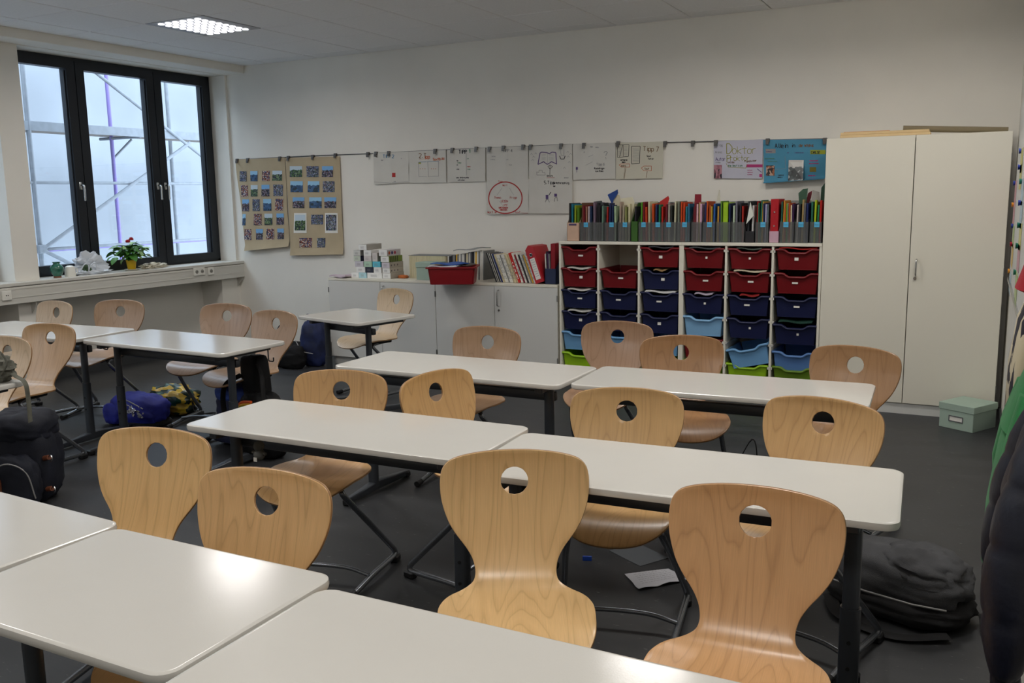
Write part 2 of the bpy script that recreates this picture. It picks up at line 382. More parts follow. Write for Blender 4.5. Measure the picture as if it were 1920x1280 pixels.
struct(finish(bm, 'wall_left', WALL, smooth=0), 'window wall with white piers and niches under the sill')
struct(box('trim_1', (XL - .02, YF, 2.875), (-.62, 0, 3.0), WALL, bev=.004), 'white boxed bulkhead over the windows')
# ceiling grid
ceil = struct(box('ceiling', (-1.4, YF, 2.968), (7.8, 0, 3.3), DARKGAP), 'suspended ceiling of square white tiles')
X0, Y0, G = -.2693, -.2247, .625
tm = {}
def tile(x0, x1, y0, y1):
    k = (round(x1 - x0, 3), round(y1 - y0, 3))
    if k not in tm:
        bm = bmesh.new(); a, b_ = k[0] / 2 - .0045, k[1] / 2 - .0045
        vs = bx(bm, (-a, -b_, 0), (a, b_, .012)); 
        low = [e for e in bm.edges if all(v.co.z < .001 for v in e.verts)]
        bmesh.ops.bevel(bm, geom=low, offset=.006, segments=1, affect='EDGES')
        bmesh.ops.recalc_face_normals(bm, faces=bm.faces); me = bpy.data.meshes.new('ceiling_tile'); bm.to_mesh(me); bm.free(); me.materials.append(CEIL); tm[k] = me
    link(tm[k], 'ceiling_tile', ceil, ((x0 + x1) / 2, (y0 + y1) / 2, 2.95 + random.uniform(-.0006, .0006)))
LIGHTS = [(1, 2), (7, 2), (10, 2), (1, 6), (5, 6), (9, 6), (1, 10), (5, 10), (9, 10)]
xs = [-.62] + [X0 + i * G for i in range(0, 11)] + [XR]
ys = [0] + [Y0 - j * G for j in range(0, 14)]
for i in range(len(xs) - 1):
    for j in range(len(ys) - 1):
        if (i - 1, j - 1) in LIGHTS: continue
        if xs[i] > 6.3 and j > 9 and (i - 1, j - 1) not in LIGHTS: continue
        tile(xs[i], xs[i + 1], ys[j + 1], ys[j])
LITCELL = bpy.data.materials.new('led_lens'); LITCELL.use_nodes = True
nb = LITCELL.node_tree.nodes['Principled BSDF']; nb.inputs['Emission Color'].default_value = (0.95, 0.95, 1, 1); nb.inputs['Emission Strength'].default_value = 6
HOUS = mat('lamp_housing', rgb(165, 165, 170), 0.5)
def disc(name, r, h, m, n=16):
    bm = bmesh.new(); bmesh.ops.create_cone(bm, cap_ends=True, segments=n, radius1=r, radius2=r * .9, depth=h); me = bpy.data.meshes.new(name); bmesh.ops.recalc_face_normals(bm, faces=bm.faces); bm.to_mesh(me); bm.free(); me.materials.append(m); return me
lens = disc('lens', .024, .006, LITCELL)
plate_ = None
proto = None
for k, (i, j) in enumerate(LIGHTS):
    cx, cy = X0 + (i + .5) * G, Y0 - (j + .5) * G
    if proto is None:
        t = proto = thing('ceiling_light', 'square LED ceiling light with rows of round glowing lenses near the windows', 'ceiling light', (cx, cy, 2.95))
        bm = bmesh.new(); bx(bm, (-.31, -.31, -.002), (.31, .31, .03), bev=.003); finish(bm, 'housing', HOUS, t, smooth=0)
        for a in range(6):
            for b_ in range(8): link(lens, 'lens', t, ((a - 2.5) * .078, (b_ - 3.5) * .072, -.004))
        l1 = bpy.data.lights.new('led_lens', 'AREA'); l1.shape = 'DISK'; l1.size = .045; l1.energy = PANEL_W / 48; l1.color = PANEL_C; l1.spread = R(PANEL_SPREAD)
        l2 = bpy.data.lights.new('led_panel', 'AREA'); l2.shape = 'RECTANGLE'; l2.size = .46; l2.size_y = .56; l2.energy = PANEL_W; l2.color = PANEL_C; l2.spread = R(PANEL_SPREAD)
        proto = copy_tree(t)
        for a in range(6):
            for b_ in range(8):
                lo = bpy.data.objects.new('led', l1); COL.objects.link(lo); lo.parent = t; lo.location = ((a - 2.5) * .078, (b_ - 3.5) * .072, -.0085)
        lo = bpy.data.objects.new('led_panel', l2); COL.objects.link(lo); lo.parent = proto; lo.location = (0, 0, -.0085); used = False
    else:
        t = copy_tree(proto) if used else proto; used = True; t.location = (cx, cy, 2.95); t['label'] = 'square LED ceiling light, one of those beyond the picture edge'; t['group'] = 'ceiling lights out of the picture'
# skirting
struct(box('baseboard_left', (XL, YF, 0), (XL + .012, -.0, .1), BASEB)); 
struct(box('baseboard_left_niche', (-1.16, -2.5, 0), (-1.148, -.26, .1), BASEB))
struct(box('baseboard_back', (XL, -.012, 0), (.75, 0, .1), BASEB)); struct(box('baseboard_right', (XR - .012, -6.3, 0), (XR, -.5, .1), BASEB))
# niche opening: skirting must not bridge it
bpy.data.objects.remove(bpy.data.objects['baseboard_left'])
struct(box('baseboard_left', (XL, -.26, 0), (XL + .012, 0, .1), BASEB)); struct(box('baseboard_left_pier', (XL, -2.56, 0), (XL + .012, -2.5, .1), BASEB))
# sill duct
bm = bmesh.new(); bx(bm, (XW - .03, YF, SILL - .03), (-.785, 0, SILL), bev=.004); bx(bm, (-.85, YF, .765), (-.79, 0, SILL - .035), bev=.003)
bx(bm, (-.86, YF, .885), (-.787, 0, .893)); bx(bm, (-.86, YF, .815), (-.787, 0, .822)); bx(bm, (-1.0, YF, .765), (-.85, 0, .775))
SILLW = mat('sill_paint', rgb(206, 204, 196), 0.4)
bmesh.ops.delete(bm, geom=[], context='VERTS')
struct(finish(bm, 'trim_2', SILLW, smooth=0), 'white window sill and cable duct with grooves')
# brackets under the duct
for yy in (-.03, -2.44, -4.98):
    bm = bmesh.new(); p = [(XL, .765), (-.8, .765), (-.8, .74), (XL, .66)]
    A = [bm.verts.new((x, yy, z)) for x, z in p]; B = [bm.verts.new((x, yy - .004, z)) for x, z in p]; bm.faces.new(A); bm.faces.new(B[::-1])
    for i in range(4): bm.faces.new((A[i], A[(i + 1) % 4], B[(i + 1) % 4], B[i]))
    struct(finish(bm, 'trim_3', SILLW, smooth=0), 'small white bracket under the sill duct')

# ------------------------------------------------------------------ windows
HND = None
def window(idx, y0, y1, splits):
    w = thing('window_%d' % idx, 'dark framed window of three sashes', None, (XW, 0, 0)); w['kind'] = 'structure'
    x0, x1 = -.035, .035
    bm = bmesh.new(); z0, z1 = SILL, WT
    for a, b_ in (((x0, y0, z0), (x1, y1, z0 + .03)), ((x0, y0, z1 - .035), (x1, y1, z1)), ((x0, y0, z0), (x1, y0 + .035, z1)), ((x0, y1 - .035, z0), (x1, y1, z1))): bx(bm, a, b_)
    for s in splits: bx(bm, (x0 - .01, s - .022, z0 + .03), (x1 - .012, s + .022, z1 - .035))
    finish(bm, 'window_frame', FRAME, w, smooth=0)
    lim = [y0 + .03] + list(splits) + [y1 - .03]
    for k in range(len(lim) - 1):
        a, b_ = lim[k] + (.004 if k else 0), lim[k + 1] - (.004 if k < len(lim) - 2 else 0)
        bm = bmesh.new(); f = .088; za, zb = z0 + .022, z1 - .03
        for p, q in (((x0, a, za), (x1 + .018, b_, za + f - .015)), ((x0, a, zb - f + .015), (x1 + .018, b_, zb)), ((x0, a, za + f - .015), (x1 + .018, a + f, zb - f + .015)), ((x0, b_ - f, za + f - .015), (x1 + .018, b_, zb - f + .015))): bx(bm, p, q)
        for p, q in (((x1 - .02, a + f, za + f - .015), (x1, a + f + .012, zb - f)), ((x1 - .02, b_ - f - .012, za + f - .015), (x1, b_ - f, zb - f))): bx(bm, p, q)
        s = finish(bm, 'sash', FRAME, w, smooth=0)
        box('pane', (-.006, a + f, za + f - .015), (.004, b_ - f, zb - f + .015), GLASS, s)
        for hy in ([b_ - f / 2] if k == 0 else [a + f / 2] if k == 2 else [b_ - f / 2]):
            if k == 1: hy = b_ - f / 2
            bm = bmesh.new(); bx(bm, (x1 + .018, hy - .015, 1.70), (x1 + .026, hy + .015, 1.77), bev=.003)
            tubeb(bm, fillet([(x1 + .02, hy, 1.74), (x1 + .07, hy, 1.74), (x1 + .065, hy, 1.60)], .02), .009, 10)
            finish(bm, 'handle', CHROME, s, smooth=50)
    return w
window(1, OPEN[0][0], OPEN[0][1], (-1.654, -.777)); window(2, OPEN[1][0], OPEN[1][1], (-4.18, -3.3)); window(3, OPEN[2][0], OPEN[2][1], (-6.7, -5.82))

# ------------------------------------------------------------------ outside: rendered facade and scaffold
FAC = mat('lime_render', rgb(122, 127, 134), 0.9, noise=0.10, nscale=1.1, bump=0.9, bscale=9, spec=0.1)
e_ = struct(box('exterior_facade', (-4.3, -10, -3), (-3.9, 6, 4.3), FAC), 'pale rough rendered wall of the building opposite')
struct(box('exterior_ground', (-3.9, -10, -3.1), (-1.4, 6, -3), mat('yard', rgb(165, 166, 164), .9)))
sc = thing('scaffold', 'galvanised tube scaffold with plank deck standing outside the window', 'scaffold', (-2.6, 0, -3))
GALV = mat('galvanised_steel', rgb(98, 104, 112), 0.6, 0.0, noise=.15, nscale=20); PURP = mat('violet_paint', rgb(96, 84, 140), 0.5); PLK = mat('grey_plank', rgb(96, 90, 86), 0.85, noise=.1, nscale=6)
ZS = 3
for yy in (-1.09, 1.45, -3.63, -6.17):
    for xx in (0, -.75): tube('post', [(xx, yy, 0), (xx, yy, 7.2)], .024, GALV, sc)
tube('post', [(-.5, .33, 0), (-.5, .33, 7.2)], .022, PURP, sc, color=(1, 1, 1, 1))
for z in (1.10, 1.80): tube('ledger', [(0, -7, z + ZS), (0, 4, z + ZS)], .017, GALV, sc)
tube('ledger', [(-.5, -7, 1.06 + ZS), (-.5, 4, 1.06 + ZS)], .017, PURP, sc)
for k in range(3): box('deck_plank', (-.7 + k * .24, -7, 2.37 + ZS), (-.48 + k * .24, 4, 2.42 + ZS), PLK, sc)
box('toe_rail', (-.0, -7, 2.335 + ZS), (.02, 4, 2.43 + ZS), GALV, sc)
tube('brace', [(.03, -1.09, 1.10 + ZS), (.03, 1.05, 2.3 + ZS)], .02, GALV, sc)
tube('brace', [(.03, -1.09, 1.10 + ZS), (.03, .3, .35 + ZS)], .02, GALV, sc)
tube('brace', [(.03, -.4, 3.1 + ZS), (.03, 1.3, 2.1 + ZS)], .018, GALV, sc)
tube('bracket', [(-.5, .33, 2.1 + ZS), (-.5, .62, 2.34 + ZS)], .014, GALV, sc); tube('bracket', [(-.7, .33, 2.34 + ZS), (.0, .33, 2.34 + ZS)], .018, GALV, sc)
bx_ = box('clamp', (-.03, -1.14, 1.06 + ZS), (.05, -1.04, 1.15 + ZS), GALV, sc, bev=.01)

# ------------------------------------------------------------------ chair prototype
def profile():
    P = smooth_path([(-.130, .838, 0), (-.133, .80, 0), (-.125, .742, 0), (-.110, .69, 0), (-.087, .63, 0), (-.062, .575, 0), (-.037, .53, 0), (-.012, .493, 0), (.018, .468, 0), (.06, .457, 0), (.12, .452, 0), (.2, .452, 0), (.28, .456, 0), (.34, .452, 0), (.39, .437, 0), (.44, .408, 0)], 8)
    S = [0]
    for a, b_ in zip(P, P[1:]): S.append(S[-1] + (b_ - a).length)
    return P, S
PR, PS = profile()
def prof(t):
    t = max(0, min(t, PS[-1]))
    for i in range(len(PS) - 1):
        if PS[i + 1] >= t:
            k = (t - PS[i]) / (PS[i + 1] - PS[i]); q = PR[i].lerp(PR[i + 1], k); return q.x, q.y
    return PR[-1].x, PR[-1].y
TL = PS[-1]
def shell_mesh():
    half = [(0, 0), (.05, .001), (.10, .005), (.145, .012), (.178, .021), (.198, .032), (.211, .048), (.2175, .068), (.2198, .095), (.217, .135), (.207, .175), (.191, .215), (.168, .252), (.144, .285), (.127, .315), (.119, .342), (.1175, .365), (.123, .385), (.139, .402), (.162, .418), (.185, .436), (.202, .462), (.212, .50), (.214, .54), (.211, .60), (.203, .66), (.186, .71), (.155, .752), (.105, .785), (.05, .80), (0, .804)]
    k_ = TL / .804
    half = [(x, t if t < .4 else .4 + (t - .4) * (TL - .4) / .404) for x, t in half]
    hp = smooth_path([(x, t, 0) for x, t in half], 3)
    out = [(p.x, p.y) for p in hp] + [(-p.x, p.y) for p in hp[-2:0:-1]]
    hole = [(.041 * math.cos(2 * PI * i / 36), .094 + .041 * math.sin(2 * PI * i / 36)) for i in range(36)]
    def inside(x, y):
        c = False; n = len(out); j = n - 1
        for i in range(n):
            xi, yi = out[i]; xj, yj = out[j]
            if (yi > y) != (yj > y) and x < (xj - xi) * (y - yi) / (yj - yi) + xi: c = not c
            j = i
        return c
    pts = [Vector(p) for p in out] + [Vector(p) for p in hole]
    no, nh = len(out), len(hole)
    ed = [(i, (i + 1) % no) for i in range(no)] + [(no + i, no + (i + 1) % nh) for i in range(nh)]
    st = .0135; y = st
    bd = [Vector(p) for p in out]
    while y < TL:
        x = -.22
        while x < .221:
            if inside(x, y) and (Vector((x, y)) - Vector((0, .094))).length > .041 + st * .6:
                if min((Vector((x, y)) - q).length_squared for q in bd) > (st * .55) ** 2: pts.append(Vector((x, y)))
            x += st
        y += st
    V, E_, F_, *_ = delaunay_2d_cdt(pts, ed, [], 0, 1e-6)
    def p3(x, t):
        yy, z = prof(t); b_ = max(0, min(1, (.34 - t) / .1)); yy += .42 * x * x * b_
        s = max(0, min(1, (t - .42) / .1)); z += s * (.25 * x * x) - s * max(0, (t - .66)) * 1.2 * x * x
        return Vector((x, yy, z))
    def nrm(x, t):
        a = p3(x + .002, t) - p3(x - .002, t); b_ = p3(x, t + .002) - p3(x, t - .002); return a.cross(b_).normalized()
    bm = bmesh.new(); uv = bm.loops.layers.uv.new('UVMap'); th = .0052
    tris = []
    for f in F_:
        c = sum((V[i] for i in f), Vector((0, 0))) / len(f)
        if (c - Vector((0, .094))).length < .0405 or not inside(c.x, c.y): continue
        tris.append(f)
    top = {}; bot = {}; cnt = {}
    for f in tris:
        for i in f:
            if i not in top:
                p = p3(V[i].x, V[i].y); n = nrm(V[i].x, V[i].y)
                top[i] = bm.verts.new(p + n * th); bot[i] = bm.verts.new(p - n * th)
        for a, b_ in zip(f, list(f[1:]) + [f[0]]): cnt[(a, b_)] = 1
    def setuv(face, idx):
        for l, i in zip(face.loops, idx): l[uv].uv = (V[i].x, V[i].y)
    for f in tris:
        setuv(bm.faces.new([top[i] for i in f]), f); g = list(f)[::-1]; setuv(bm.faces.new([bot[i] for i in g]), g)
    for (a, b_) in list(cnt):
        if (b_, a) not in cnt:
            q = bm.faces.new((top[b_], top[a], bot[a], bot[b_])); setuv(q, (b_, a, a, b_)); q.material_index = 1
    bmesh.ops.recalc_face_normals(bm, faces=bm.faces)
    be = [e for e in bm.edges if len(e.link_faces) == 2 and len({f.material_index for f in e.link_faces}) == 2]
    bmesh.ops.bevel(bm, geom=be, offset=.0022, segments=2, affect='EDGES', profile=.5)
    return bm
EDGEW = mat('veneer_edge', rgb(150, 112, 74), 0.5)
def chair_proto():
    r = thing('school_chair', 'x', 'chair')
    finish(shell_mesh(), 'shell', [WOOD, EDGEW], r, smooth=40)
    for s in (-1, 1):
        p = fillet([(s * .10, .12, .432), (s * .155, .30, .43), (s * .20, .14, .255), (s * .245, -.085, .028), (s * .225, .14, .030), (s * .205, .35, .016)], .055, 6)
        tube('frame_tube', p, .0125, TUBE, r, n=12)
        lathe_ = tube('foot_cap', [(s * .2065, .325, .0185), (s * .2035, .375, .0165)], .0165, BLACKP, r, n=10)
        b = bmesh.new(); bx(b, (s * .243 - .018, -.085, 0), (s * .243 + .018, -.03, .03), bev=.006); finish(b, 'foot_block', BLACKP, r, smooth=30)
    tube('crossbar', smooth_path([(-.217, .19, .04), (-.1, .165, .055), (.1, .165, .055), (.217, .19, .04)], 4), .009, TUBE, r)
    b = bmesh.new(); bx(b, (-.14, .06, .424), (.14, .32, .446), bev=.008); finish(b, 'seat_mount', BLACKP, r, smooth=30)
    return r
cp = chair_proto()
def chair(x, y, deg, label, col, first=[True], name=None):
    c = cp if first[0] else copy_tree(cp); first[0] = False
    c.location = (x, y, 0); c.rotation_euler = (0, 0, R(deg)); c['label'] = label; c['category'] = 'chair'
    for ch in c.children:
        if ch.name.startswith('shell'): ch.color = rgb(*col)
    return c
Y_, P_, B_ = (205, 160, 100), (196, 155, 122), (190, 148, 96)
chair(5.128, -5.146, 207.3, 'pale yellowish beech school chair, centre front, whole back and part of seat showing', (224, 186, 132))
chair(5.796, -5.203, 183.9, 'reddish beech school chair with wavy flame grain, nearest the grey backpack', (216, 168, 118))
chair(3.885, -5.407, 191.6, 'plain honey beech chair behind the front tables, nearest the dark blue satchel', (228, 188, 130))
chair(4.538, -5.61, 187, 'beech chair with bold striped grain tucked behind the square front table', (226, 182, 126))
chair(3.83, -4.34, 195, 'beech chair with dark grain at the middle row table with hanging plush', (206, 164, 112))
chair(4.319, -4.114, 256.6, 'small-looking beech chair turned askew between two middle row chairs', (208, 166, 110))
chair(5.104, -4.204, 194.3, 'pale beech chair at the middle row, above the sheet of paper on the floor', (206, 168, 116))
chair(5.764, -4.095, 169.1, 'pale beech chair at the middle row end, seen in front of the white cupboard', (206, 166, 114))
chair(3.76, -2.937, 182, 'brownish chair in front of the low cabinets, behind the back row table', (166, 134, 104))
chair(4.389, -2.467, 185.9, 'pinkish beech chair standing closest to the tray cabinet', (168, 134, 106))
chair(4.928, -2.848, 202.1, 'brown beech chair partly covering another chair, in front of the coloured trays', (170, 128, 88))
chair(5.725, -2.885, 166.3, 'brown beech chair in front of the tall white cupboard doors', (170, 130, 90))
chair(1.94, -1.26, 166, 'pale beech chair at the small single desk by the low cabinets', (206, 182, 150))
chair(1.40, -2.58, 190, 'brown chair behind the window side desk, nearer to the window corner', (164, 134, 108))
chair(2.006, -2.772, 174.7, 'pinkish chair with a blue satchel under its seat', (170, 140, 112))
chair(.395, -2.672, 194.6, 'brown chair against the window niche, between two desks', (166, 136, 108))
chair(-.08, -2.906, 178, 'greyish pink chair nearest the window niche pier', (196, 172, 146))
chair(1.11, -3.80, 187, 'brown chair turned to us between the pencil bag and the window side desk', (176, 142, 102))
chair(1.36, -4.26, 183.5, 'pale chair cut by the picture edge behind the pencil bag', (208, 182, 150))

# ------------------------------------------------------------------ tables
def rrect(bm, L, W, r, z0, z1, e=.008):
    def loop(ins, z):
        v = []
        for sx, sy, a0 in ((1, 1, 0), (-1, 1, 90), (-1, -1, 180), (1, -1, 270)):
            for k in range(7):
                a = R(a0 + 15 * k); v.append(bm.verts.new((sx * (L / 2 - r) + math.cos(a) * (r - ins), sy * (W / 2 - r) + math.sin(a) * (r - ins), z)))
        return v
    rs = [loop(e * 1.4 + .004, z0), loop(e * 1.4, z0), loop(e * .3, z0 + e * .5), loop(0, (z0 + z1) / 2), loop(e * .25, z1 - e * .35), loop(e, z1), loop(e + .004, z1)]
    skin(bm, rs)
def table(label, cx, cy, deg, L, W=.5, hooks=(), Hh=.72, group=None):
    t = thing('school_table', label, 'table', (cx, cy, 0), R(deg), group)
    bm = bmesh.new(); rrect(bm, L, W, .045, Hh - .026, Hh); finish(bm, 'tabletop', TOP, t, smooth=40)
    for s in (-1, 1):
        x = s * (L / 2 - .12); LY = -.09
        lg = tube('leg', [(x, LY, .035), (x, LY, .40)], .029, STEEL, t, n=16, ry=.022, ref=Vector((0, 1, 0)), ex=2.6)
        tube('inner_tube', [(x, LY, .38), (x, LY, Hh - .05)], .024, STEEL, lg, n=16, ry=.018, ref=Vector((0, 1, 0)), ex=2.6)
        bm = bmesh.new()
        rgs = [ring(bm, Vector((x, yy + LY * .6, z)), Vector((0, 1, 0)), a, b_, 12, Vector((0, 0, 1)), 4) for yy, z, a, b_ in ((-W * .54, .022, .012, .016), (-W * .3, .03, .022, .02), (0, .042, .028, .028), (W * .3, .03, .022, .02), (W * .54, .022, .012, .016))]
        skin(bm, rgs); ft = finish(bm, 'foot', STEEL, t, smooth=35)
        for q in (-1, 1): box('foot_cap', (x - .022, q * W * .54 - .02 + LY * .6, 0), (x + .022, q * W * .54 + .02 + LY * .6, .036), BLACKP, ft, bev=.008)
        box('top_bracket', (x - .02, -W * .42, Hh - .056), (x + .02, W * .42, Hh - .0265), STEEL, t, bev=.004)
        for z in (.22, .30):
            bm = bmesh.new(); bmesh.ops.create_cone(bm, cap_ends=True, segments=10, radius1=.006, radius2=.006, depth=.05, matrix=Matrix.Translation((x, LY, z)) @ Matrix.Rotation(PI / 2, 4, 'X')); finish(bm, 'bolt', BLACKP, lg)
    box('rail', (-L / 2 + .10, -.068, Hh - .122), (L / 2 - .10, -.032, Hh - .075), STEEL, t, bev=.008, seg=2)
    for hx, hy in hooks:
        tube('bag_hook', fillet([(hx - .03, hy, Hh - .03), (hx - .03, hy, Hh - .10), (hx + .012, hy, Hh - .10), (hx + .012, hy, Hh - .075)], .014), .004, BLACKP, t, n=8)
    return t
def tri(u1, v1): 
    q = at_z(u1, v1, .72); return q.x, q.y
table('middle row table, the one reaching farther to the windows', 4.165, -4.62, .8, 1.275, .505)
table('middle row table whose end stands over the grey backpack', 5.462, -4.665, 3.0, 1.285, .52, [(.5, .2)])
table('back row table in front of the low cabinets', 3.935, -3.40, -.4, 1.30, .50)
table('back row table in front of the coloured trays', 5.245, -3.33, 2.4, 1.29, .49)
table('small single desk standing askew by the low cabinets', 2.15, -1.93, -14, .72, .57)
table('window side desk with a black backpack hanging at its end', 1.85, -3.32, -2.5, 1.27, .53, [(-.66, .1), (.66, .1)])
table('window side desk cut off by the picture edge', .50, -3.33, 2, 1.28, .52, [(.655, -.02)])
table('table at the picture edge with the olive grey pencil bag on its corner', 1.477, -4.799, 0, 1.30, .50)
table('square front table with a lamp glare near its corner', 4.612, -6.015, 0, .745, .505)
table('front table at the picture bottom, nearest to us', 5.682, -6.08, 0, 1.38, .52)
table('front row table cut by the picture edge beside the square table', 3.60, -5.96, -3.0, 1.25, .52)
# ------------------------------------------------------------------ cupboards
YFR = -.5
HINGE = mat('hinge_metal', rgb(130, 130, 128), 0.4, 0.6)
def bow_handle(parent, x, z0, z1, y):
    tube('handle', fillet([(x, y, z0), (x, y - .035, z0 + .004), (x, y - .035, z1 - .004), (x, y, z1)], .02), .0055, CHROME, parent, n=10)
def lock(parent, x, z, y):
    bm = bmesh.new(); bmesh.ops.create_cone(bm, cap_ends=True, segments=16, radius1=.011, radius2=.010, depth=.008, matrix=Matrix.Translation((x, y - .004, z)) @ Matrix.Rotation(PI / 2, 4, 'X'))
    bx(bm, (x - .0015, y - .012, z - .006), (x + .0015, y - .007, z + .006)); finish(bm, 'lock', CHROME, parent)
def low_cab(x0, label):
    t = thing('low_cabinet', label, 'cabinet', (x0, 0, 0)); W = 1.199; top = .838
    bm = bmesh.new(); bx(bm, (0, YFR + .02, .08), (.018, -.02, top - .02)); bx(bm, (W - .018, YFR + .02, .08), (W, -.02, top - .02)); bx(bm, (0, YFR + .02, .08), (W, -.02, .098)); bx(bm, (0, -.035, .08), (W, -.02, top - .02))
    finish(bm, 'body', LAM, t, smooth=0); box('top_board', (0, YFR - .002, top - .022), (W, -.015, top), LAM, t, bev=.002)
    box('plinth', (.0, YFR + .05, 0), (W, YFR + .07, .08), LAM2, t)
    for k in (0, 1):
        d = box('door', (k * .6 + .002, YFR, .085), (k * .6 + .598, YFR + .018, top - .024), LAM2, t, bev=.0015)
        for z in (.17, .70): box('hinge', (k * 1.196 - .004 + .002, YFR - .006, z), (k * 1.196 + .006, YFR, z + .05), HINGE, d)
        if k: bow_handle(d, .6 + .045, .64, .78, YFR); lock(d, .6 + .045, .605, YFR)
    return t
low_cab(.745, 'white two door cabinet standing nearest the window, boxes stacked on it')
low_cab(1.945, 'white two door cabinet beside the tray cabinet, red tray and magazines on it')
t = thing('tall_cupboard', 'tall white two door cupboard reaching to the side wall, boards on its top', 'cupboard', (5.244, 0, 0))
Wc, Hc = 1.158, 1.94
bm = bmesh.new(); bx(bm, (0, YFR + .02, .07), (.018, -.02, Hc)); bx(bm, (Wc - .018, YFR + .02, .07), (Wc, -.02, Hc)); bx(bm, (0, YFR + .02, Hc - .018), (Wc, -.02, Hc)); bx(bm, (0, YFR + .02, .07), (Wc, -.02, .09)); bx(bm, (0, -.035, .07), (Wc, -.02, Hc))
finish(bm, 'body', LAM, t, smooth=0); box('plinth', (0, YFR + .015, 0), (Wc, YFR + .03, .075), LAM2, t)
d1 = box('door', (.001, YFR, .08), (.577, YFR + .018, Hc), LAM, t, bev=.0015); d2 = box('door', (.582, YFR, .08), (Wc - .001, YFR + .018, Hc), LAM, t, bev=.0015)
bow_handle(d2, .625, .985, 1.10, YFR); lock(d2, .62, .968, YFR)
for z in (.2, 1.0, 1.75): box('hinge', (Wc - .004, YFR + .001, z), (Wc + .004, YFR + .012, z + .05), HINGE, d2)

# ------------------------------------------------------------------ tray cabinets
TRC = {'r': (112, 12, 20), 'n': (22, 28, 66), 'b': (110, 160, 205), 'l': (132, 180, 220), 'g': (150, 195, 30), 'm': (84, 122, 178), 'd': (98, 130, 28)}  # last entry repeats the lime, darkened to put shade into its colour
TRAYM = mat('tray_plastic', (1, 1, 1, 1), 0.38, objcol=True, spec=.45)
def tray_mesh():
    bm = bmesh.new(); W, D, Hh = .312, .42, .155
    # inner/outer shells: front wall with dipped rim
    n = 12
    def rim(x):
        a = abs(x) / (W / 2)
        return 0 if a > .62 else (-.026 if a < .38 else -.026 * (.62 - a) / .24)
    def wallv(ins, zfun, yy, xs): return [bm.verts.new((x * (1 - ins), yy, zfun(x))) for x in xs]
    X = [(-W / 2) + W * i / 24 for i in range(25)]
    tp = .93
    # front plate
    fo_t = [bm.verts.new((x * .965, .006, rim(x))) for x in X]; fo_b = [bm.verts.new((x * tp * .93, .022, -Hh)) for x in X]
    fi_t = [bm.verts.new((x * .965, .012, rim(x))) for x in X]; fi_b = [bm.verts.new((x * tp * .93, .028, -Hh)) for x in X]
    for i in range(24):
        bm.faces.new((fo_t[i], fo_t[i + 1], fo_b[i + 1], fo_b[i])); bm.faces.new((fi_t[i + 1], fi_t[i], fi_b[i], fi_b[i + 1])); bm.faces.new((fo_t[i + 1], fo_t[i], fi_t[i], fi_t[i + 1]))
    # rolled rim
    tubeb(bm, [(x, -.002, rim(x) - .008) for x in X], .009, 8, ref=Vector((0, 0, 1)))
    for s in (-1, 1):
        bx(bm, (s * W / 2 - .006, -.004, -.012), (s * W / 2 + .008, D, .0)) if s < 0 else bx(bm, (s * W / 2 - .008, -.004, -.012), (s * W / 2 + .006, D, .0))
        a = [bm.verts.new(p) for p in ((s * W / 2 * .965, .006, 0), (s * W / 2 * .965, D, 0), (s * W / 2 * tp * .93, D - .02, -Hh), (s * W / 2 * tp * .93, .022, -Hh))]
        b_ = [bm.verts.new(v.co + Vector((-s * .003, 0, 0))) for v in a]; bm.faces.new(a); bm.faces.new(b_[::-1])
        for i in range(4): bm.faces.new((a[i], a[(i + 1) % 4], b_[(i + 1) % 4], b_[i]))
    w = W / 2 * tp * .93
    bx(bm, (-w, .02, -Hh), (w, D - .02, -Hh + .003)); bx(bm, (-w, D - .022, -Hh), (w, D - .018, -.002))
    bmesh.ops.recalc_face_normals(bm, faces=bm.faces)
    me = bpy.data.meshes.new('tray'); bm.to_mesh(me); bm.free(); me.materials.append(TRAYM); me.shade_smooth(); me.set_sharp_from_angle(angle=R(35)); return me
TRM = tray_mesh()
LAB1 = bpy.data.meshes.new('label'); bm = bmesh.new(); bx(bm, (-.021, -.001, -.0065), (.021, 0, .0065)); bm.to_mesh(LAB1); bm.free(); LAB1.materials.append(WHITE)
LAB2 = bpy.data.meshes.new('label'); bm = bmesh.new(); bx(bm, (-.014, -.001, -.011), (.014, 0, .011)); bm.to_mesh(LAB2); bm.free(); LAB2.materials.append(WHITE)
LAB3 = bpy.data.meshes.new('label'); bm = bmesh.new(); bx(bm, (-.008, -.001, -.008), (.008, 0, .008)); bm.to_mesh(LAB3); bm.free(); LAB3.materials.append(WHITE)
INK = mat('black_ink', rgb(36, 36, 42), .8)
def inklines(parent, x0, z0, w_, h_, n, y=-.0016, m=None, rnd=random):
    bm = bmesh.new()
    for k in range(n):
        z = z0 - h_ * k / max(1, n - 1) if n > 1 else z0; x = x0
        while x < x0 + w_:
            l = rnd.uniform(.003, .008); ribbon(bm, [(x, z), (min(x + l, x0 + w_), z + rnd.uniform(-.0005, .0005))], .0022, Vector((0, 0, 0)), Vector((1, 0, 0)), Vector((0, 0, 1)), Vector((0, y, 0))); x += l + .002
    return finish(bm, 'print', m or INK, parent, smooth=0, recalc=False)
RUNNER = mat('runner_plastic', rgb(215, 212, 204), .4)
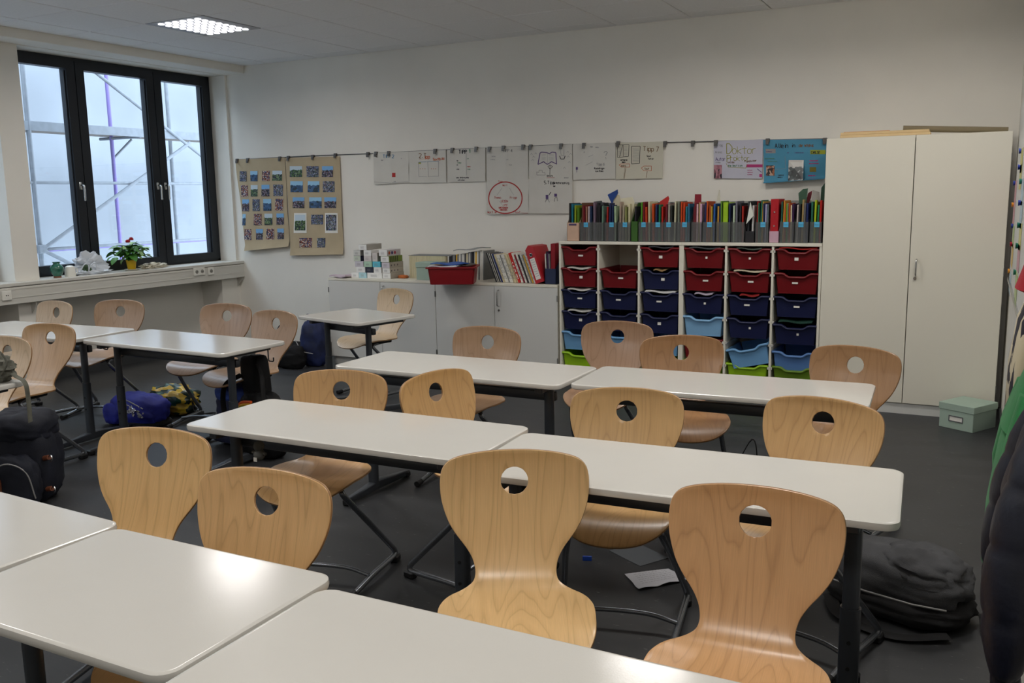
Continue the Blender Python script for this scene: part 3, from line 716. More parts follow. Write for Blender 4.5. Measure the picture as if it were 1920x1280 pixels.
def tray_cab(x0, label, cols, sp):
    t = thing('tray_cabinet', label, 'cabinet', (x0, 0, 0)); W = 1.04; pt = W / 3; top = 1.203
    bm = bmesh.new(); bx(bm, (0, YFR, 0.06), (.018, -.02, top - .022)); bx(bm, (W - .018, YFR, .06), (W, -.02, top - .022)); bx(bm, (0, -.03, .06), (W, -.02, top)); bx(bm, (.018, YFR, .06), (W - .018, -.02, .085))
    finish(bm, 'body', LAM, t, smooth=0); box('top_board', (0, YFR - .004, top - .024), (W, -.02, top), LAM, t, bev=.002)
    box('plinth', (0, YFR + .03, 0), (W, YFR + .045, .06), LAM2, t)
    for k in (1, 2): box('divider', (pt * k - .008, YFR + .001, .085), (pt * k + .008, -.03, top - .024), LAM, t)
    for c in range(3):
        xc = pt * (c + .5)
        for s in (-1, 1):
            bm = bmesh.new()
            for rrow in range(6):
                z = top - .055 - .176 * rrow
                xx = xc + s * .162; bx(bm, (xx - .006, YFR + .006, z - .016), (xx + .004, -.05, z - .008)); bx(bm, (xx - .007, YFR + .001, z - .016), (xx + .005, YFR + .014, z + .002))
            o = finish(bm, 'runner_strip', RUNNER, t, smooth=0); o['kind'] = 'stuff'
        for rrow in range(6):
            ch = cols[c][rrow]
            if ch == '.': continue
            z = top - .042 - .176 * rrow; rot = (0, 0, 0); yo = YFR + .006 + random.uniform(-.004, .01); dz = 0
            if (c, rrow) in sp: rot, dz, yo2 = sp[(c, rrow)]; yo += yo2
            q = link(TRM, 'tray', t, (xc, yo, z + dz), rot, rgb(*TRC[ch]))
            if ch in 'blgmd' : q['label'] = {'b': 'light blue tray', 'l': 'light blue tray', 'g': 'lime green tray', 'm': 'mid blue tray hanging low', 'd': 'lime green tray with shade painted into its colour'}[ch] + (', hanging askew' if rot[1] else '')
            elif ch == 'r': q['label'] = 'dark red tray'
            else: q['label'] = 'navy blue tray'
            if ch in 'rn':
                kind = random.choice([LAB1, LAB1, LAB2, LAB3]); lx = random.uniform(-.012, .02)
                l = link(kind, 'label_card', q, (lx, .009, -.075), (R(-6), 0, 0))
    return t
tray_cab(3.162, 'white tray cabinet beside the low cabinets, mostly red and navy trays', ['rrnnbg', '.rnnbg', 'rnnnbg'], {(0, 3): ((0, 0, 0), -.004, 0)})
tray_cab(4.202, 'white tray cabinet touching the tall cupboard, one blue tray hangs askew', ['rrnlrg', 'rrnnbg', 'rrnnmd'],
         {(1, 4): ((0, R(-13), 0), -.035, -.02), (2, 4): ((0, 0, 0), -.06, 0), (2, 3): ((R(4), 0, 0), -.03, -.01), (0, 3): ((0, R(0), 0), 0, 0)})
# papers lying in trays
def sheet(name, label, cat, c, sx, sy, rot, m, th=.004, color=None, group=None):
    bm = bmesh.new(); n = 8; V = []
    for k in (0, 1):
        V.append([[bm.verts.new(((i / n - .5) * sx, (j / 4 - .5) * sy, k * th + .006 * math.sin(i * .9 + j))) for i in range(n + 1)] for j in range(5)])
    for k in (0, 1):
        for j in range(4):
            for i in range(n):
                f = (V[k][j][i], V[k][j][i + 1], V[k][j + 1][i + 1], V[k][j + 1][i]); bm.faces.new(f if k else f[::-1])
    for j in range(4):
        bm.faces.new((V[0][j][0], V[1][j][0], V[1][j + 1][0], V[0][j + 1][0])); bm.faces.new((V[0][j][n], V[0][j + 1][n], V[1][j + 1][n], V[1][j][n]))
    for i in range(n):
        bm.faces.new((V[0][0][i], V[0][0][i + 1], V[1][0][i + 1], V[1][0][i])); bm.faces.new((V[0][4][i], V[1][4][i], V[1][4][i + 1], V[0][4][i + 1]))
    o = finish(bm, name, m, None, c, rot, smooth=40, color=color); return tag(o, label, cat, group)
def in_tray(col, row, cab, label, cname, color, dz=-.012, sx=.2):
    xc = (3.162 if cab == 0 else 4.202) + 1.04 / 3 * (col + .5); z = 1.203 - .042 - .176 * row + dz
    sheet(cname, label, 'paper', (xc, -.36, z), sx, .27, (R(3), 0, R(random.uniform(-4, 4))), COLM, th=.008, color=rgb(*color))
in_tray(0, 1, 0, 'white sheets lying in the red tray of the first column, second row', 'paper_sheet', (210, 208, 200), .0)
in_tray(0, 2, 0, 'white crumpled sheet sticking out of the topmost navy tray, first column', 'paper_sheet', (214, 212, 206), .0)
in_tray(0, 3, 0, 'white paper over the lower navy tray in the first column', 'paper_sheet', (206, 206, 200), .0)
in_tray(2, 0, 0, 'dark folder lying in the red tray right of the empty compartment', 'school_folder', (70, 74, 80), .004)
in_tray(2, 1, 0, 'brown envelope in the navy tray with a dangling string', 'envelope', (160, 130, 90), .0, .1)
in_tray(2, 2, 0, 'stack of white booklets bulging from a navy tray, third column', 'booklet', (214, 214, 212), .004, .25)
in_tray(0, 0, 1, 'dark grey folder in the top red tray of the fourth column', 'school_folder', (80, 84, 88), .002, .24)
in_tray(1, 0, 1, 'greenish grey folder in the top red tray of the fifth column', 'school_folder', (86, 96, 88), .0)
in_tray(2, 0, 1, 'red folder with an orange edge in the top tray of the last column', 'school_folder', (168, 40, 34), .006, .27)
in_tray(1, 1, 1, 'cream sheets heaped over the red tray in the fifth column', 'paper_sheet', (208, 198, 172), .008, .24)
in_tray(0, 2, 1, 'lilac sheets in the navy tray of the fourth column', 'paper_sheet', (190, 180, 196), .0, .14)
in_tray(1, 2, 1, 'red sheet in the navy tray of the fifth column', 'paper_sheet', (150, 40, 40), .0, .14)
in_tray(2, 3, 1, 'dark green cap lying in the lowest navy tray of the last column', 'paper_sheet', (34, 66, 56), -.01, .24)
tag(box('folder_sheet', (0, 0, 0), (.05, .004, .2), COLM, None, loc=(3.76, -.06, .96), color=rgb(196, 164, 40)), 'yellow sheet standing at the back of the empty compartment', 'paper')

# ------------------------------------------------------------------ magazine files with folders
TOPZ = 1.204
PAL = {'o': ((222, 84, 30), 'orange'), 'r': ((190, 36, 32), 'red'), 'd': ((120, 28, 40), 'burgundy'), 'n': ((36, 50, 104), 'navy'), 'b': ((52, 108, 168), 'blue'), 't': ((40, 128, 160), 'teal blue'),
       'g': ((40, 130, 92), 'green'), 'G': ((96, 160, 40), 'leaf green'), 'l': ((186, 208, 40), 'lime'), 'y': ((222, 176, 60), 'amber'), 'w': ((220, 218, 210), 'white'), 'c': ((208, 196, 160), 'cream'),
       's': ((130, 132, 132), 'silver grey'), 'k': ((44, 44, 48), 'black'), 'B': ((120, 84, 50), 'brown'), 'p': ((176, 150, 110), 'tan'), 'v': ((70, 40, 84), 'plum')}
def file_box(x0, x1, m, label, front=.152, back=.305, open_h=None, D=.25, color=None, y0=-.485):
    t = thing('file_box', label, 'file box', ((x0 + x1) / 2, y0, TOPZ)); w = (x1 - x0) / 2 - .0008; th = .0022
    bm = bmesh.new(); bx(bm, (-w, 0, 0), (w, D, th)); bx(bm, (-w, 0, 0), (w, th, front)); bx(bm, (-w, D - th, 0), (w, D, back))
    for s in (-1, 1):
        p = [(0, 0), (D, 0), (D, back), (D * .72, back), (.01, front), (0, front)]
        a = [bm.verts.new((s * w, y, z)) for y, z in p]; b_ = [bm.verts.new((s * (w - th), y, z)) for y, z in p]
        bm.faces.new(a); bm.faces.new(b_[::-1])
        for i in range(6): bm.faces.new((a[i], a[(i + 1) % 6], b_[(i + 1) % 6], b_[i]))
    finish(bm, 'body', m, t, smooth=0, color=color); return t
LABB = mat('blue_label', rgb(80, 172, 214), .6)
def folders(x0, x1, codes, where, y0=-.478, hmax=.31):
    n = len(codes); W = (x1 - x0 - .010); tot = sum(3.2 if c.isupper() and c in 'L' else 1 for c in codes); x = x0 + .005
    for k, ch in enumerate(codes):
        base = 'l' if ch == 'L' else ch; col, nm = PAL[base]; cell = W / tot * (3.2 if ch == 'L' else 1)
        th = min(cell * .78, .012 if ch != 'L' else .04); h = random.uniform(.265, hmax); tilt = random.uniform(-1.2, 1.2)
        f = .222 + random.uniform(-.01, .01)
        bm = bmesh.new(); bx(bm, (-th / 2, 0, 0), (th / 2, f, h), bev=.001); 
        if ch in 'wcsk' : bx(bm, (-th / 2 + .0005, .002, h), (th / 2 - .0005, f - .01, h + .003))
        o = finish(bm, 'school_folder', COLM, None, (x + cell / 2, y0 + random.uniform(0, .012), TOPZ + .003), (R(random.uniform(-1, 1)), R(tilt), 0), smooth=0, color=rgb(*[int(c_ * random.uniform(.74, .95)) for c_ in col]))
        same = [i for i in range(n) if codes[i] == ch]
        lab = nm + (' ring binder' if ch == 'L' else ' school folder') + ' in ' + where
        if len(same) > 1: lab = ORD[same.index(k)] + ' ' + lab
        tag(o, lab, 'folder', 'folders in the upright file boxes'); x += cell
def xpx(u): return at_y(u, 425, -.485).x
BOXES = [('wood', 1063, 1086, 'ktlG', 'the pinkish wooden file box', 0), ('s', 1087, 1110, 'Bdpwn', 'the clear file box next to the wooden one', 1), ('s', 1110, 1132, 'skks', 'the second clear file box from the wooden one', 0),
         ('s', 1133, 1156, 'rnnc', 'the clear file box where a blue folder sticks up', 1), ('s', 1158, 1182, 'ccpw', 'the clear file box with big cream sheets', 1), ('grn', 1183, 1196, 'G', 'the dark green file box', 0),
         ('s', 1197, 1220, 'Gdow', 'the clear file box right after the green one', 1), ('s', 1220, 1244, 'ongr', 'the second clear box after the green one', 1), ('s', 1244, 1268, 'dckw', 'the third clear box after the green one', 1),
         ('s', 1268, 1294, 'sootb', 'the fourth clear box after the green one', 1), ('s', 1296, 1316, 'ddwpw', 'the clear box with a burgundy folder standing out', 0), ('s', 1317, 1341, 'nooyb', 'the clear box before the amber folder', 1),
         ('s', 1342, 1370, 'ynGLn', 'the clear box holding a lime binder', 0), ('s', 1371, 1396, 'wskr', 'the clear box next to the black one', 0), ('blk', 1397, 1415, 'kw', 'the small black file box', 0),
         ('s', 1416, 1441, 'rggynws', 'the clear box between black and pink ones', 1), ('pnk', 1442, 1461, 'r', 'the pale pink file box', 0), ('s', 1462, 1489, 'gyoGpowv', 'the clear box right of the pink one', 1),
         ('s', 1490, 1516, 'wkpsn', 'the second last clear file box', 1), ('s', 1518, 1541, 'glgr', 'the last clear box against the tall cupboard', 1)]
WOODBOX = mat('pink_plywood', rgb(202, 168, 144), .6, noise=.06, nscale=20)
for kind, u0, u1, codes, where, lb in BOXES:
    x0, x1 = xpx(u0), xpx(u1)
    nice = {'wood': 'pinkish wooden', 's': 'clear grey', 'grn': 'dark green', 'blk': 'low black', 'pnk': 'pale pink'}[kind]
    mm = {'wood': WOODBOX, 's': SMOKE}.get(kind, COLP); colr = {'grn': rgb(50, 92, 28), 'blk': rgb(34, 34, 38), 'pnk': rgb(196, 160, 176)}.get(kind)
    t = file_box(x0, x1, mm, {'s': where[4:] + ', on the tray cabinets'}.get(kind, where[4:] + ' on the tray cabinets'), front={'blk': .085, 'pnk': .085, 'wood': .15, 'grn': .16}.get(kind, .152), color=colr)
    for ch in t.children:
        if colr: ch.color = colr
    if lb:
        lx = random.uniform(-.012, .012); c = box('label_card', (lx - .018, -.002, .115), (lx + .018, -.0005, .152), LABB, t); inklines(c, lx - .012, .132, .024, 0, 1, y=-.0026)
    if kind == 'wood': box('label_holder', (-.035, -.003, .128), (.03, -.0005, .142), mat('purple_label', rgb(78, 60, 96), .5), t)
    if kind == 'grn':
        folders(x0, x1, 'k', where, hmax=.27); continue
    if kind == 'pnk':
        o = tag(box('ring_binder', (-.028, 0, 0), (.028, .23, .315), COLM, None, bev=.002, loc=((x0 + x1) / 2 - .002, -.478, TOPZ + .004), color=rgb(168, 24, 34)), 'red ring binder with two finger holes in the pale pink file box', 'folder')
        for z in (.12, .22):
            bm = bmesh.new(); bmesh.ops.create_cone(bm, cap_ends=True, segments=12, radius1=.006, radius2=.006, depth=.002, matrix=Matrix.Translation((0, -.0012, z)) @ Matrix.Rotation(PI / 2, 4, 'X')); finish(bm, 'rivet', CHROME, o)
        continue
    folders(x0, x1, codes, where)
def card(name, label, cat, pts, color, m=COLM, th=.002, grp=None):
    """upright card outlined in the x-z plane at depth y"""
    bm = bmesh.new(); a = [bm.verts.new((x, y, z)) for x, y, z in pts]; b_ = [bm.verts.new((x, y + th, z)) for x, y, z in pts]
    bm.faces.new(a); bm.faces.new(b_[::-1])
    for i in range(len(a)): bm.faces.new((a[i], a[(i + 1) % len(a)], b_[(i + 1) % len(a)], b_[i]))
    return tag(finish(bm, name, m, smooth=0, color=color), label, cat, grp)
def cpx(name, label, cat, px, y, color, **k): return card(name, label, cat, [tuple(at_y(u, v, y)) for u, v in px], color, **k)
cpx('school_folder', 'tall dark blue folder sticking up at a slant above the file boxes', 'folder', [(1136, 404), (1146, 380), (1139, 365), (1158, 355), (1159, 362), (1150, 375), (1146, 405)], -.40, rgb(36, 66, 130))
cpx('paper_sheet', 'large cream sheet fanning out of the file boxes', 'paper', [(1176, 406), (1163, 372), (1186, 369), (1190, 380), (1185, 404)], -.41, rgb(208, 202, 178))
cpx('paper_sheet', 'curved cream sheet leaning beside the large cream one', 'paper', [(1152, 405), (1146, 372), (1152, 362), (1162, 366), (1166, 385), (1170, 405)], -.385, rgb(198, 190, 166))
cpx('school_folder', 'silver folder with a dark opening in the second clear box', 'folder', [(1119, 405), (1113, 378), (1128, 376), (1134, 388), (1132, 405)], -.42, rgb(70, 72, 74))
cpx('school_folder', 'red topped tan folder leaning out above the file boxes', 'folder', [(1240, 405), (1237, 378), (1253, 367), (1255, 372), (1246, 404)], -.40, rgb(176, 44, 40))
cpx('school_folder', 'wide burgundy card rising above the file boxes', 'folder', [(1302, 382), (1303, 364), (1315, 364), (1315, 382)], -.34, rgb(128, 30, 44))
cpx('paper_sheet', 'pointed clear sleeve rising above the amber folder', 'paper', [(1343, 380), (1348, 356), (1350, 356), (1351, 380)], -.42, rgb(190, 186, 170))
cpx('paper_sheet', 'white folded triangular sheet in the small black file box', 'paper', [(1399, 420), (1407, 378), (1413, 404)], -.495, rgb(214, 216, 208))
cpx('school_folder', 'green plastic sleeve bulging above the last boxes', 'folder', [(1500, 408), (1497, 362), (1506, 354), (1515, 353), (1512, 380), (1504, 408)], -.42, rgb(56, 84, 66))
cpx('school_folder', 'burgundy sleeve at a slant above the last boxes', 'folder', [(1510, 385), (1515, 362), (1523, 357), (1521, 370), (1514, 388)], -.39, rgb(110, 40, 50))
cpx('paper_sheet', 'clear curled sleeve over the last file box', 'paper', [(1521, 378), (1524, 356), (1536, 360), (1538, 378)], -.42, rgb(150, 146, 140))
cpx('school_folder', 'dark green folder wedged against the tall cupboard', 'folder', [(1538, 378), (1540, 352), (1547, 342), (1547, 378)], -.42, rgb(40, 66, 50))
for (u, v, r_) in ((1096, 405, 0), (1407, 366, 0)):
    pass
# ------------------------------------------------------------------ things on the low cabinets
LZ = .8388
def xl(cx, y=-.45, v=480): return at_y(cx, v, y).x
CARTON = mat('carton', (1, 1, 1, 1), .6, objcol=True, noise=.02, nscale=30)
def carton(u0, u1, z, h, label, front, side=None, D=.16, y=-.43, deco=None, rz=0):
    x0, x1 = xl(u0, y), xl(u1, y)
    t = thing('small_box', label, 'box', ((x0 + x1) / 2, y, LZ + z), R(rz), 'boxes stacked near the window'); w = (x1 - x0) / 2
    box('carton', (-w, 0, 0), (w, D, h), CARTON, t, bev=.001, color=rgb(*(side or front)))
    f = box('front_print', (-w + .0015, -.001, .0015), (w - .0015, 0, h - .0015), CARTON, t, color=rgb(*front))
    inklines(f, -w * .5, h * .62, w * .8, h * .3, 3, y=-.002, m=INKG)
    if deco == 'flower':
        for k, c in enumerate(((206, 90, 50), (60, 50, 120), (196, 60, 90))):
            bm = bmesh.new()
            for a in range(6): bmesh.ops.create_cone(bm, cap_ends=True, segments=8, radius1=.007, radius2=.007, depth=.0015, matrix=Matrix.Translation((w + .0008, .035 + k * .045 + .009 * math.cos(a * PI / 3), h / 2 + .009 * math.sin(a * PI / 3))) @ Matrix.Rotation(PI / 2, 4, 'Y'))
            finish(bm, 'flower_print', CARTON, t, color=rgb(*c), smooth=0)
    if deco == 'stripe':
        for k in range(5): 
            bm = bmesh.new(); bx(bm, (w, .012 + k * .03, .002), (w + .001, .026 + k * .03, h - .002)); finish(bm, 'stripe_print', CARTON, t, color=rgb(48, 46, 36), smooth=0)
    if deco == 'dots':
        for k in range(3):
            bm = bmesh.new(); bx(bm, (w, .02 + k * .05, h * .3), (w + .001, .035 + k * .05, h * .6)); finish(bm, 'motif_print', CARTON, t, color=rgb(90, 84, 90), smooth=0)
    return t
INKG = mat('grey_print', rgb(130, 128, 132), .8)
W_ = (232, 232, 230)
h = .052
carton(657, 671, 0, .047, 'white box at the window end of the stack, lowest course', W_, D=.12)
carton(671.5, 685.5, 0, h, 'pale cyan box in the lowest course, beside the end box', (176, 212, 220), D=.12)
carton(687, 715, 0, h, 'long white box in the lowest course, middle of the stack', W_, D=.10)
carton(716, 731, 0, h, 'white lowest box under the box with a dark spot', W_, (176, 170, 160), D=.22)
carton(667, 683.5, .0525, h, 'plain white box above the cyan box', W_, D=.12)
carton(684, 698.5, .0525, h, 'white box in a dark navy frame print', (40, 44, 60), D=.12); 
carton(699.5, 714, .0525, h, 'plain white box beneath the bright cyan box', W_, D=.12)
carton(716, 730, .0525, h * .9, 'white box with a dark spot on its side, second course of the tall column', W_, (180, 174, 164), D=.22, deco='dots')
carton(665, 680.5, .105, h, 'white box with lilac scribble, third course at the window end', (200, 196, 204), D=.12)
carton(682, 696.5, .105, h, 'pale green box in the third course', (176, 208, 184), D=.12)
carton(698, 712.5, .105, h, 'bright cyan box in the third course', (96, 188, 208), D=.12)
carton(715, 730, .100, h, 'silver box with small motifs on its long side', (204, 198, 206), (166, 160, 150), D=.22, deco='dots')
carton(663, 676, .1575, h * .95, 'white and green box with navy side', (198, 206, 190), (36, 40, 70), D=.12)
carton(682, 696, .1575, h, 'white box with pinkish print, fourth course', (210, 204, 202), D=.12)
carton(698, 707.5, .1575, .082, 'upright white box standing on end above the cyan box', (206, 200, 196), (172, 164, 156), D=.12)
carton(713.5, 729, .1535, h * 1.05, 'white box with green and black stripes on its side', W_, (120, 140, 60), D=.22, deco='stripe')
carton(663, 676, .2075, h, 'plain pale box topping the window end column', (206, 206, 200), (160, 160, 156), D=.12)
carton(682, 696, .2095, h, 'white box in the fifth course under the topmost one', W_, D=.12)
carton(710.5, 726, .2085, h * 1.1, 'white box with three coloured flowers on its side', W_, (190, 184, 186), D=.22, deco='flower')
carton(673, 688, .2625, h, 'white topmost box with a long grey side', W_, (166, 162, 154), D=.24)
# flat notebooks at the window end
sheet('notebook', 'pinkish notebook overhanging the cabinet edge at the window end', 'notebook', (xl(641, -.44, 512), -.42, LZ + .009), .2, .17, (0, 0, R(-4)), COLM, th=.012, color=rgb(196, 180, 190))
tag(blob('sponge', (.10, .06, .03), FABRIC, None, (xl(759, -.3, 507), -.33, LZ), color=rgb(190, 110, 60), wob=.12, fr=5), 'small orange brown crumpled thing beside the stacked boxes', 'sponge')
# cream booklets, upright
x = xl(765, -.30, 490); x_end = xl(833, -.30, 490)
bmesh_ = None; n = 40; st = (x_end - x) / n; k = 0
bm = bmesh.new(); bx(bm, (-st * .42, 0, 0), (st * .42, .2, .205), bev=.0008); bk = bpy.data.meshes.new('booklet'); bm.to_mesh(bk); bm.free(); bk.materials.append(mat('cream_booklet', rgb(208, 200, 168), .7))
for k in range(n):
    o = link(bk, 'booklet', None, (x + st * (k + .5), -.28 + random.uniform(-.002, .002), LZ)); tag(o, 'thin cream booklet in the tight upright row behind the mint box', 'booklet', 'cream booklets in the upright row')
tag(box('cover_board', (0, 0, 0), (x_end - x + .02, .19, .004), COLM, None, loc=(x - .01, -.275, LZ + .2065), color=rgb(120, 122, 124)), 'grey board lying on the row of cream booklets', 'board')
x = x_end + .012; x2 = xl(905, -.28, 480); k = 0
while x < x2:
    th = random.uniform(.007, .017); c = random.choice(['w', 'k', 'c', 's', 'k', 'w', 'y', 's']); col, nm = PAL[c]
    hh = .2 + .035 * k / 16 + random.uniform(0, .01)
    o = box('magazine', (-th / 2, 0, 0), (th / 2, .2, hh), COLM, None, bev=.001, loc=(x + th / 2, -.27, LZ), rot=(0, R(2), 0), color=rgb(*col))
    tag(o, '%s magazine, %s counted from the cream booklets, behind the red tray' % (nm, ORD[k] if k < 20 else 'twenty ' + ORD[k - 20]), 'magazine', 'magazines behind the red tray'); x += th + .0015; k += 1
o = sheet('magazine', 'grey magazine lying across the upright row behind the red tray', 'magazine', (xl(880, -.25, 465), -.2, LZ + .268), .28, .2, (0, R(-5), 0), COLM, th=.008, color=rgb(150, 152, 150))
# mint storage box
def storage_box(label, x, y, z, rz, sx, sy, sz, holder, lidh=.045):
    t = thing('storage_box', label, 'box', (x, y, z), R(rz)); MINT = mat('mint_card', rgb(158, 178, 164), .7, noise=.015)
    box('body', (-sx / 2, -sy / 2, 0), (sx / 2, sy / 2, sz - .012), MINT, t, bev=.002)
    bm = bmesh.new(); bx(bm, (-sx / 2 - .005, -sy / 2 - .005, sz - lidh), (sx / 2 + .005, sy / 2 + .005, sz), bev=.002); finish(bm, 'lid', MINT, t, smooth=0)
    if holder:
        bm = bmesh.new()
        for a, b_ in (((-.05, -.004, -.02), (.05, 0, -.014)), ((-.05, -.004, .014), (.05, 0, .02)), ((-.05, -.004, -.014), (-.044, 0, .014)), ((.044, -.004, -.014), (.05, 0, .014))): bx(bm, a, b_)
        hd = finish(bm, 'label_holder', CHROME, t, (0, -sy / 2 - .0005, sz * .42), smooth=0); box('card', (-.044, -.001, -.014), (.044, 0, .014), WHITE, hd)
    return t
storage_box('small mint green lidded box on the low cabinet beside the red tray', xl(806, -.4, 500), -.387, LZ + .0045, 0, .20, .17, .158, False)
tag(box('paper_sheet', (-.125, -.09, 0), (.125, .09, .004), COLM, None, loc=(xl(808, -.42, 515), -.405, LZ), color=rgb(208, 206, 200)), 'white sheet under the mint box on the low cabinet', 'paper')
q = [at_z(1765, 805, 0), at_z(1812, 813, 0), at_z(1857, 795, 0)]
sx = (q[1] - q[0]).length; sy = (q[2] - q[1]).length; ang = math.degrees(math.atan2((q[1] - q[0]).y, (q[1] - q[0]).x)); c = (q[0] + q[2]) / 2
storage_box('mint green lidded box with label holder on the floor at the cupboard', 6.245, -.70, 0, -30, .235, .27, .17, True)
# red tray with papers
t = thing('red_tray', 'dark red plastic tray full of papers overhanging the low cabinet edge', 'tray', (2.20, -.60, LZ), R(24))
def tub(parent, L, W, h_, m, color):
    bm = bmesh.new()
    def lp(a, b_, z): return [bm.verts.new(p) for p in ((-a, -b_, z), (a, -b_, z), (a, b_, z), (-a, b_, z))]
    o0, o1 = lp(L * .44, W * .42, 0), lp(L * .48, W * .47, h_ - .012); o2, o3 = lp(L / 2 + .008, W / 2 + .006, h_ - .012), lp(L / 2 + .008, W / 2 + .006, h_)
    i1, i0 = lp(L * .475, W * .465, h_), lp(L * .435, W * .415, .004)
    for a, b_ in ((o0, o1), (o1, o2), (o2, o3), (o3, i1), (i1, i0)):
        for i in range(4): bm.faces.new((a[i], a[(i + 1) % 4], b_[(i + 1) % 4], b_[i]))
    bm.faces.new(o0[::-1]); bm.faces.new(i0)
    bmesh.ops.bevel(bm, geom=[e for e in bm.edges if abs(e.verts[0].co.z - e.verts[1].co.z) > .02], offset=.012, segments=2, affect='EDGES')
    return finish(bm, 'body', m, parent, smooth=40, color=color)
tub(t, .42, .32, .15, TRAYM, rgb(132, 16, 26))
box('label_card', (-.02, -.001, -.01), (.02, 0, .01), WHITE, t, loc=(.204, .02, .065), rot=(0, R(8), R(90)))
def onred(name, label, cat, dx, dy, dz, sx, sy, rz, col, th=.006):
    p = t.matrix_basis @ Vector((dx, dy, dz)); sheet(name, label, cat, p, sx, sy, (0, 0, R(24 + rz)), COLM, th=th, color=rgb(*col))
bpy.context.view_layer.update()
for k in range(5):
    onred('magazine', '%s from the bottom of the mixed magazines filling the red tray' % (['dark one', 'grey one', 'second grey one', 'tan one', 'pale one'][k]), 'magazine', random.uniform(-.01, .01), 0, .01 + k * .026, .32, .24, random.uniform(-3, 3), [(70, 70, 80), (130, 130, 130), (120, 124, 128), (170, 150, 120), (190, 190, 186)][k], .012)
onred('paper_sheet', 'curled white sheets hanging over the front of the red tray', 'paper', -.06, -.05, .15, .26, .2, -10, (208, 206, 212), .006)
onred('school_folder', 'blue folder on top of the papers in the red tray', 'folder', -.02, .03, .166, .30, .21, -22, (40, 84, 160), .006)
onred('magazine', 'dark magazine lying on the wall side of the red tray', 'magazine', .09, .02, .158, .2, .2, 8, (84, 80, 74), .006)
# leaning magazines
LEAN = [(.010, 'k', .30), (.006, 'w', .30), (.006, 'k', .30), (.006, 'w', .295), (.008, 'k', .295), (.008, 'w', .29), (.010, 'n', .29), (.011, 'c', .285), (.011, 'c', .285), (.013, 'w', .28), (.013, 'w', .28), (.012, 's', .28), (.013, 'w', .28), (.013, 'w', .285), (.013, 'c', .285), (.014, 'c', .285),
        (.013, 'c', .28), (.022, 'r', .30), (.020, 'w', .30), (.015, 'd', .285), (.015, 'w', .295), (.014, 'k', .285), (.013, 'w', .29), (.012, 's', .285), (.012, 'y', .28), (.014, 'w', .30), (.015, 'w', .315)]
x = xl(930, -.42, 515); TILT = -21; cnt = {}
tot = sum(a for a, *_ in LEAN) + .0012 * len(LEAN); x1e = xl(1008, -.42, 522); kx = (x1e - x) * math.cos(R(TILT)) / tot
for k, (th, c, hh) in enumerate(LEAN):
    th *= kx; col, nm = PAL[c]; cnt[c] = cnt.get(c, 0) + 1
    t_ = thing('leaning_book', '%s %s spined book of the leaning row beside the red binder' % (ORD[cnt[c] - 1], nm), 'book', (x, -.42 + random.uniform(-.006, .006), LZ), 0, 'leaning magazines and books')
    t_.rotation_euler = (0, R(TILT), 0)
    box('book_block', (0, 0, 0), (th * .97, .2, hh * .9), COLM, t_, bev=.001, color=rgb(*col))
    if c in 'wcr' and th > .009:
        bm = bmesh.new(); o = Vector((0, -.0008, 0)); z = hh * .12
        while z < hh * (.6 if c != 'w' else .8):
            l = random.uniform(.004, .02); ribbon(bm, [(th * .5, z), (th * .5, z + l)], th * .35, o, Vector((1, 0, 0)), Vector((0, 0, 1)), Vector((0, 0, 0))); z += l + random.uniform(.003, .03)
        finish(bm, 'spine_print', INKG if c != 'r' else WHITE, t_, smooth=0, recalc=False)
    x += (th + .0012 * kx) / math.cos(R(TILT))
# red binder leaning
t = thing('ring_binder', 'bright red ring binder leaning at the end of the magazine row', 'binder', (x + .002, -.46, LZ)); t.rotation_euler = (0, R(-19), 0)
REDB = mat('red_binder_card', rgb(170, 22, 34), .45)
bm = bmesh.new(); w, hh, D = .078, .32, .28
p = [(0, 0), (w, 0), (w, hh * .96), (w * .5, hh * 1.03), (0, hh * .93)]
a = [bm.verts.new((x_, 0, z)) for x_, z in p]; b_ = [bm.verts.new((x_, D, z)) for x_, z in p]; bm.faces.new(a); bm.faces.new(b_[::-1])
for i in range(5): bm.faces.new((a[i], a[(i + 1) % 5], b_[(i + 1) % 5], b_[i]))
finish(bm, 'cover', REDB, t, smooth=0)
bm = bmesh.new(); tubeb(bm, [(w / 2 + .013 * math.cos(R(q * 20)), -.001, .245 + .013 * math.sin(R(q * 20))) for q in range(19)], .0025, 6); finish(bm, 'finger_ring', CHROME, t)
bm = bmesh.new(); bmesh.ops.create_cone(bm, cap_ends=True, segments=16, radius1=.011, radius2=.011, depth=.002, matrix=Matrix.Translation((w / 2, -.001, .245)) @ Matrix.Rotation(PI / 2, 4, 'X')); finish(bm, 'finger_hole', BLACKP, t)
sl = box('spine_label', (w * .2, -.002, .03), (w * .8, 0, .215), WHITE, t)
inklines(sl, w * .3, .2, w * .4, .14, 8, y=-.003, m=mat('blue_ink', rgb(60, 80, 150), .8))
# dark blue magazine file with upright red binder
xb = xl(1029.5, -.40, 500); t = thing('file_box', 'dark blue magazine file between the red binder and the tray cabinet', 'file box', (xb + .03, -.44, LZ))
bm = bmesh.new(); w = .052
bx(bm, (-w, 0, 0), (w, .003, .13)); bx(bm, (-w, .247, 0), (w, .25, .28)); bx(bm, (-w, 0, 0), (w, .25, .003))
for s in (-1, 1):
    p = [(0, 0), (.25, 0), (.25, .28), (.18, .28), (0, .13)]; a = [bm.verts.new((s * w, y, z)) for y, z in p]; b_ = [bm.verts.new((s * (w - .003), y, z)) for y, z in p]; bm.faces.new(a); bm.faces.new(b_[::-1])
    for i in range(5): bm.faces.new((a[i], a[(i + 1) % 5], b_[(i + 1) % 5], b_[i]))
finish(bm, 'body', COLP, t, smooth=0, color=rgb(30, 40, 74))
for ch in t.children: ch.color = rgb(30, 40, 74)
